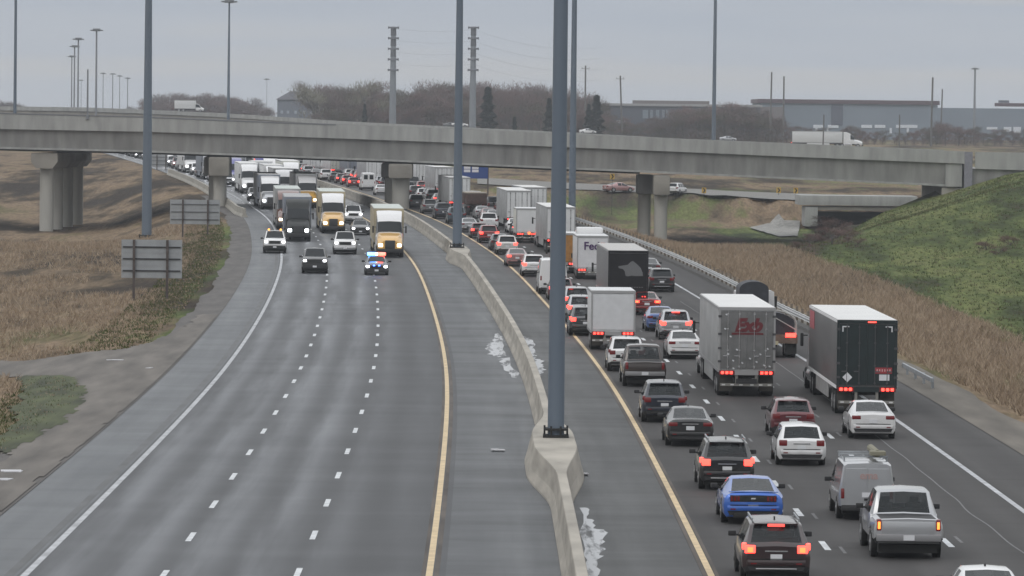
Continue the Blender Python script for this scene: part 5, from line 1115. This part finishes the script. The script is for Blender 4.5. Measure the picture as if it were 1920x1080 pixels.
OS(469, 363, 'white semi second from the left bridge pier', 'white', 'white', TW, TROOF, TW, 1)
OS(441, 346, 'violet-blue semi right beside the left bridge pier', 'purple', 'purple', TG, TROOF, TG, 1)
OS(510, 345, 'semi with a violet patch on its trailer under the overpass', 'white', 'silver', TBLU, TROOF, TW, 1)
OS(548, 357, 'white semi with a blank cream front under the overpass', 'white', 'white', TCREAM, TROOF, TW, 1)
OS(578, 391, 'white semi with warm lamps half hidden behind the black one', 'white', 'gold', TW, TRG, TW, 2)

# --- the rest of the far queues, filling the gaps under and beyond the overpass
rq = random.Random(5)
def fill(off, Y0, Y1, away, kinds, gapr, lane):
    Y = Y0
    while Y < Y1:
        kd = rq.choice(kinds); L = 21.5 if kd == 'semi' else DIM[kd][0]; s_ = L / 2; cy = Y + s_; cx = Rc(cy) + off
        if any(abs(off - o) < 2.5 and abs(cy - y) < s_ + q + 1.2 for o, y, q in PLACED): Y += 2.0; continue
        side = 'queue' if away else 'oncoming traffic'
        if kd == 'semi':
            c, nm = rq.choice((('white', 'white'), ('silver', 'silver'), ('navy', 'dark'))); t = thing('semi_truck', 'far %s semi truck in the %s lane of the %s past the overpass' % (nm, lane, side), 'truck', group='far trucks in the ' + lane + ' lane, ' + side); semi(t, CL[c], CL[c], rq.choice((TW, TG, TSLATE)), TROOF, TW, away, 1)
        else:
            c, nm = rq.choice((('white', 'white'), ('silver', 'silver'), ('black', 'black'), ('darkgrey', 'dark gray'), ('red', 'red'))); n_, ct = NAMES[kd]; t = thing(n_, 'far %s %s in the %s lane of the %s past the overpass' % (nm, n_.replace('_', ' '), lane, side), ct, group='far cars in the ' + lane + ' lane, ' + side); car(t, kd, CL[c], 1 if away and rq.random() < .6 else 0, 0 if away else 1, '')
        PLACED.append((off, cy, s_)); h = head(cy); t.location = (cx, cy, zg(cy)); t.rotation_euler = (0, 0, -h + (0 if away else math.pi)); Y += L + rq.uniform(*gapr)
fill(13.5, 452, 1060, True, ('suv', 'sedan', 'pickup', 'hatch', 'semi', 'minivan'), (2, 6), 'middle')
fill(17.2, 470, 1060, True, ('suv', 'sedan', 'pickup', 'semi', 'hatch'), (3, 8), 'right')
fill(9.7, 720, 1060, True, ('suv', 'sedan', 'hatch', 'minivan'), (2, 5), 'left')
fill(-9.2, 700, 1080, False, ('semi', 'suv', 'semi', 'pickup'), (4, 9), 'outer'); fill(-5.5, 600, 1080, False, ('semi', 'semi', 'sedan'), (5, 10), 'middle'); fill(-1.8, 600, 1080, False, ('suv', 'semi', 'sedan', 'pickup'), (5, 12), 'inner')

# --- traffic on the distant cross road, moving to the right
def side_place(t, px, py, yaw=-90):
    p = PD(px, tab(FT, px), FY + 6); t.location = (p.x, FY + 6, p.z - 1.0 + py); t.rotation_euler = (0, 0, R(yaw))
    t.rotation_euler[1] = 0
t = thing('semi_truck', 'long white semi driving along above the right half of the overpass', 'truck', group='vehicles on the distant cross road'); semi(t, CL['white'], CL['white'], TW, TROOF, TW, opt='', LT=13.0); p = PD(1551, 262, 1240); t.location = (p.x, 1240, PD(1551, 276, 1240).z); t.rotation_euler = (0, 0, R(-90))
t = thing('box_truck', 'white cube truck above the left part of the overpass', 'truck', group='vehicles on the distant cross road'); boxtruck(t, CL['white'], TW, TW, L=8.2, z0=.9, z1=3.3); side_place(t, 355, .9)
for px, kd, cl_, up, lb in ((846, 'sedan', 'darkgrey', .7, 'dark sedan just left of the second median pole above the overpass'), (862, 'sedan', 'white', 1.0, 'white car behind the second median pole above the overpass'), (1102, 'sedan', 'white', .9, 'white car above the overpass right of the thick pole'), (1365, 'sedan', 'silver', 1.2, 'gray sedan above the overpass right of the lone tall pole')):
    t = thing('sedan', lb, 'car', group='vehicles on the distant cross road'); car(t, kd, CL[cl_]); side_place(t, px, up)
t = thing('semi_truck', 'very long pale trailer roof showing above the far elevated road at left', 'truck', group='vehicles on the distant cross road'); semi(t, CL['white'], CL['white'], TW, TROOF, TW); p = PD(222, 205, FY + 24); t.location = (p.x, FY + 24, p.z - 3.9); t.rotation_euler = (0, 0, R(-90))

# ------------------------------------------------------------------ buildings
def warehouse(label, x0, x1, yt, yb, Y, wall, roofc, roof_h, dep=60, extras=()):
    a = PD(x0, yt, Y); b = PD(x1, yb, Y); X = (a.x + b.x) / 2; w = b.x - a.x; h = a.z - 2; t = thing('warehouse', label, 'building', (X, Y, 2))
    boxo('wall', (0, dep / 2, h / 2), (w, dep, h), wall, t)
    if roofc: boxo('roof_band', (0, dep / 2 - .4, h + roof_h / 2 - .2), (w + 1.5, dep + 1, roof_h), roofc, t)
    for (name, px0, px1, py0, py1, m) in extras:
        c = PD(px0, py0, Y); d = PD(px1, py1, Y); boxo(name, ((c.x + d.x) / 2 - X, -.15, (c.z + d.z) / 2 - 2), (d.x - c.x, .3, c.z - d.z), m, t)
    return t
WG = mat('wall_blue_grey', (.185, .22, .265), .8, var=.08, scale=.05); WD = mat('wall_dark_grey', (.085, .095, .12), .8, var=.15, scale=.05); WB = mat('roof_maroon', (.09, .055, .065), .8); WT = mat('wall_taupe', (.17, .15, .15), .8, var=.1, scale=.05); WW = mat('dock_white', (.62, .65, .70), .7); WC = mat('wall_column', (.085, .095, .125), .8)
ws = []
warehouse('long blue-gray warehouse with a maroon roof band on the right skyline', 1425, 1757, 192, 262, 1900, WG, WB, 1.6, extras=[('column', 1559, 1580, 195, 235, WC), ('corner_wall', 1425, 1470, 200, 250, WT)] + [('dock_door', x, x + 20, 234, 240, WW) for x in (1525, 1552, 1615, 1640, 1680, 1700)] + [('dock_post', x, x + 4, 240, 250, WW) for x in (1529, 1550, 1668, 1700)])
warehouse('blue-gray warehouse at the far right edge with a dark roof band', 1752, 2000, 202, 270, 2000, WG, None, 0, extras=[('roof_band', 1865, 2000, 193, 201, WB), ('roof_unit', 1872, 1892, 188, 193, WC), ('dock_door', 1882, 1896, 238, 247, WW), ('dock_door', 1900, 1914, 238, 250, WW), ('dock_door', 1850, 1870, 238, 243, WW)])
warehouse('dark factory building with a flat pale roof strip behind the right-hand trees', 1140, 1425, 197, 262, 1800, WD, mat('roof_pale', (.30, .30, .31), .8), .9, extras=[('clerestory', 1186, 1330, 188, 196, WT), ('panel_light', 1205, 1215, 206, 222, WG), ('panel_light', 1219, 1224, 206, 222, WG), ('panel_light', 1230, 1236, 206, 222, WG), ('panel_light', 1241, 1246, 206, 222, WG), ('panel_light', 1249, 1254, 206, 222, WG), ('dock_door', 1156, 1172, 226, 231, WW)])
def house():
    Y = 1700; a = PD(520, 186, Y); b = PD(592, 215, Y); X = (a.x + b.x) / 2; w = b.x - a.x; t = thing('house', 'gray-blue house with a dark hipped roof left of the wood', 'house', (X, Y, 2)); h = a.z - 2
    boxo('wall', (0, 6, h / 2), (w, 12, h), mat('house_wall', (.15, .17, .21), .8), t)
    bm = bmesh.new(); r = PD(540, 171, Y).z - 2; v = [bm.verts.new(p) for p in ((-w / 2 - .6, -.6, h - .1), (w / 2 + .6, -.6, h - .1), (w / 2 + .6, 12.6, h - .1), (-w / 2 - .6, 12.6, h - .1), (-w / 2 + 4.2, 6, r), (w / 2 - 1, 6, r))]
    for f in ((0, 1, 5, 4), (1, 2, 5), (2, 3, 4, 5), (3, 0, 4), (0, 3, 2, 1)): bm.faces.new([v[i] for i in f])
    obj('roof', bm, mat('house_roof', (.085, .085, .10), .8), t)
    for x in (-.38, -.22, -.02, .2, .38): boxo('window', (x * w, -.06, h * .72), (.9, .1, 1.1), mat('house_window', (.3, .34, .4), .3), t)
house()

# ------------------------------------------------------------------ trees
def bare_tree_mesh(seed, h=16, spread=.36, n=1500, col=0):
    rr = random.Random(seed); bt = bmesh.new(); bc_ = bmesh.new()
    cyl(bt, (0, 0, -1), (0, 0, h * .45), h * .022, h * .014, n=6); tips = []
    def limb(p, d, ln, r, lev):
        q = p + d * ln; cyl(bt, p, q, r, r * .6, n=4, caps=False)
        if lev == 0: tips.append((q, d)); return
        for k in range(3):
            nd = (d + Vector((rr.uniform(-1, 1), rr.uniform(-1, 1), rr.uniform(-.2, .7))) * .55).normalized(); limb(q, nd, ln * rr.uniform(.6, .8), r * .6, lev - 1)
    for k in range(6):
        z = h * rr.uniform(.22, .48); a = rr.uniform(0, 6.28); limb(Vector((0, 0, z)), Vector((math.cos(a) * .7, math.sin(a) * .7, rr.uniform(.6, 1.3))).normalized(), h * .17, h * .009, 2)
    for i in range(int(n * .30)):
        a = rr.uniform(0, 6.28); q = rr.random() ** .5 * h * .26; p = Vector((q * math.cos(a), q * math.sin(a), h * (rr.random() ** 1.3) * .45)); e = Vector((rr.gauss(0, .5), rr.gauss(0, .5), 1)).normalized() * h * rr.uniform(.04, .1); s = Vector((rr.gauss(0, 1), rr.gauss(0, 1), 0)).normalized() * h * rr.uniform(.003, .008)
        bc_.faces.new([bc_.verts.new(x) for x in (p - s, p + s, p + e)])
    for i in range(n):
        p, d = rr.choice(tips); q = p + Vector((rr.gauss(0, 1), rr.gauss(0, 1), rr.gauss(.2, .8))) * h * .055
        e = (d * .6 + Vector((rr.gauss(0, .6), rr.gauss(0, .6), abs(rr.gauss(.5, .5))))).normalized() * h * rr.uniform(.035, .085); s = Vector((rr.gauss(0, 1), rr.gauss(0, 1), rr.gauss(0, .3))).normalized() * h * rr.uniform(.0022, .0055)
        v = [bc_.verts.new(x) for x in (q - s, q + s, q + e)]; bc_.faces.new(v)
    a = bpy.data.meshes.new('trunk'); bt.to_mesh(a); bt.free(); b = bpy.data.meshes.new('crown'); bc_.to_mesh(b); bc_.free(); return a, b
BARK = mat('bark', (.085, .075, .07), .9, var=.2)
TW_ = [mat('twigs_%d' % i, c, .95, spec=.1) for i, c in enumerate(((.155, .105, .095), (.125, .095, .084), (.105, .092, .068), (.20, .19, .145)))]
TM = [bare_tree_mesh(s, n=1350) for s in range(6)]
def tree(px, pyt, Y, label, group, ci, zbase=None, wide=1.0):
    top = PD(px, pyt, Y); zb = (zt(top.x, Y) if Y < 1500 else 5.0) if zbase is None else zbase; s = max(.15, (top.z - zb) / 17.5); i = rnd.randrange(6)
    t = thing('bare_tree', label, 'tree', (top.x, Y, zb), rnd.uniform(0, 6.28), group); t.scale = (s * wide, s * wide, s)
    for nm, me, m in (('trunk', TM[i][0], BARK), ('crown', TM[i][1], TW_[ci])):
        key = (me.name, m.name)
        if key not in MC: q = me.copy(); q.name = nm; q.materials.clear(); q.materials.append(m); MC[key] = q
        o = bpy.data.objects.new(nm, MC[key]); C.objects.link(o); o.parent = t
WT_ = [(568, 165), (580, 134), (600, 131), (620, 150), (650, 136), (680, 133), (700, 128), (720, 150), (740, 145), (780, 142), (820, 135), (860, 138), (900, 140), (940, 140), (980, 140), (1020, 145), (1060, 145), (1100, 152), (1125, 168), (1143, 195)]
k = 0
for row, (Y, dyy) in enumerate(((1950, 0), (1800, 4), (1650, 12), (1560, 26), (1500, 44))):
    x = 594 + row * 4
    while x < 1140:
        top_ = tab(WT_, x) + dyy + rnd.uniform(-9, 13); sg = 0 if x < 735 else (1 if x < 890 else (2 if x < 1055 else 3)); lb = 'bare brown tree of the wood ' + ('between the gray house and the left hydro pole', 'between the two hydro poles', 'between the right hydro pole and the thick pole', 'right of the thick pole')[sg]; tree(x, top_, Y, lb, 'trees of the wood beyond the overpass, stretch %d' % (sg + 1), rnd.choice((0, 0, 1, 1, 2)), wide=1.15); x += rnd.uniform(15, 21)
tree(592, 130, 1550, 'pale airy bare tree at the left end of the wood', None, 3, wide=1.3); tree(690, 128, 1550, 'pale-topped tall tree left of the left hydro pole', None, 3)
LT_ = [(285, 168), (300, 160), (340, 160), (370, 156), (400, 160), (440, 165), (470, 172), (500, 182)]
for row, (Y, dyy) in enumerate(((2300, 0), (2150, 6), (2000, 16))):
    x = 284 + row * 4
    while x < 502: tree(x, tab(LT_, x) + dyy + rnd.uniform(-2, 5), Y, 'bare brown tree in the left wood behind the near-left light pole', 'trees of the left wood', rnd.choice((0, 1, 0)), wide=1.25); x += rnd.uniform(11, 16)
for x, y in ((2, 178), (10, 174), (18, 176), (26, 180), (38, 186), (50, 186), (60, 189), (72, 192), (262, 180), (250, 190)): tree(x, y, 2400, 'small distant bare tree on the far left skyline', 'trees of the far left skyline', 1, wide=1.3)
x = 1150
while x < 1930:
    base_t = tab([(1150, 205), (1200, 222), (1260, 195), (1310, 178), (1340, 178), (1375, 175), (1410, 190), (1445, 200), (1475, 225), (1500, 232), (1520, 228), (1560, 238), (1600, 230), (1650, 236), (1700, 240), (1740, 226), (1770, 215), (1800, 222), (1850, 236), (1930, 240)], x)
    for Y, d in ((1700, 0), (1550, 8), (1450, 20)): tree(x + rnd.uniform(-6, 6), base_t + d + rnd.uniform(-4, 7), Y, 'scrubby bare tree ' + ('in front of the dark factory', 'below the long maroon-banded warehouse', 'at the right end of the scrub belt')[(x > 1430) + (x > 1750)], 'scrub belt stretch %d' % (1 + (x > 1430) + (x > 1750)), rnd.choice((0, 1, 2)), wide=1.5)
    x += rnd.uniform(14, 20)
def conifer_mesh(seed):
    rr = random.Random(seed); bm = bmesh.new()
    for i in range(2600):
        z = rr.random() ** .8 * 1.0; r = (1 - z) * .27 * (.7 + .3 * math.sin(z * 40)) * math.sqrt(rr.random()) + .01; a = rr.uniform(0, 6.28)
        p = Vector((r * math.cos(a), r * math.sin(a), .06 + z * .94)); e = Vector((math.cos(a) * .05, math.sin(a) * .05, -.012)) ; s = Vector((-math.sin(a), math.cos(a), rr.uniform(-.5, .5))) * .016
        bm.faces.new([bm.verts.new(x) for x in (p - s, p + s, p + e)])
    me = bpy.data.meshes.new('crown'); bm.to_mesh(me); bm.free(); me.materials.append(mat('spruce_needles', (.022, .032, .026), .95, spec=.1)); return me
CM = [conifer_mesh(i) for i in range(2)]
for i, (px, pyt, Y, w, lb) in enumerate(((915, 163, 1350, 1.0, 'dark spruce just right of the right hydro pole'), (1030, 184, 1350, .8, 'narrow dark spruce left of the thick pole'), (1119, 178, 1350, 1.0, 'dark spruce right of the thick pole at the wood edge'), (965, 219, 1350, .8, 'small dark spruce midway between the hydro pole and thick pole'), (684, 195, 1400, .6, 'narrow dark evergreen left of the left hydro pole'), (1104, 195, 1360, .8, 'smaller dark spruce leaning against the one right of the thick pole'))):
    p = PD(px, pyt, Y); h = p.z - 4; t = thing('spruce_tree', lb, 'tree', (p.x, Y, 4)); t.scale = (h * w, h * w, h)
    o = bpy.data.objects.new('crown', CM[i % 2]); C.objects.link(o); o.parent = t
    bm = bmesh.new(); cyl(bm, (0, 0, -.05), (0, 0, .7), .02, .008, n=6); obj('trunk', bm, BARK, t)

for i, (px, py, h) in enumerate(((1530, 452, 2.6), (1546, 440, 3.0), (1560, 458, 2.2), (1572, 446, 2.8), (1590, 455, 2.0), (1518, 462, 1.8), (1604, 466, 1.6), (1500, 470, 1.5), (1850, 470, 1.4), (1872, 478, 1.2), (1895, 462, 1.5))):
    X, Y, z = GT(px, py); q = rnd.randrange(6); lb_ = 'reddish bare shrub in the hollow below the low ramp bridge' if i < 8 else 'low brown weed clump in the bare patch of the green embankment'
    t = thing('bare_shrub', lb_, 'shrub', (X, Y, z - .5), rnd.uniform(0, 6), 'shrubs in the hollow' if i < 8 else 'weed clumps on the embankment'); k_ = h / 15; t.scale = (k_ * 2.2, k_ * 2.2, k_)
    for nm, me, m in (('trunk', TM[q][0], BARK), ('crown', TM[q][1], TW_[0])):
        key = (me.name, m.name)
        if key not in MC: w_ = me.copy(); w_.name = nm; w_.materials.clear(); w_.materials.append(m); MC[key] = w_
        o = bpy.data.objects.new(nm, MC[key]); C.objects.link(o); o.parent = t

# ------------------------------------------------------------------ the air
bm = bmesh.new(); bx(bm, (0, 2200, 27.0), (6400, 5600, 66.0))
HZ = bpy.data.materials.new('haze'); HZ.use_nodes = True; n_ = HZ.node_tree.nodes; n_.remove(n_['Principled BSDF']); v_ = n_.new('ShaderNodeVolumePrincipled')
v_.inputs['Color'].default_value = (.88, .93, 1, 1); v_.inputs['Density'].default_value = .00014; v_.inputs['Anisotropy'].default_value = .2
HZ.node_tree.links.new(v_.outputs[0], n_['Material Output'].inputs['Volume'])
o = obj('haze', bm, HZ); tag(o, 'pale damp air over the highway', 'haze', kind='stuff')
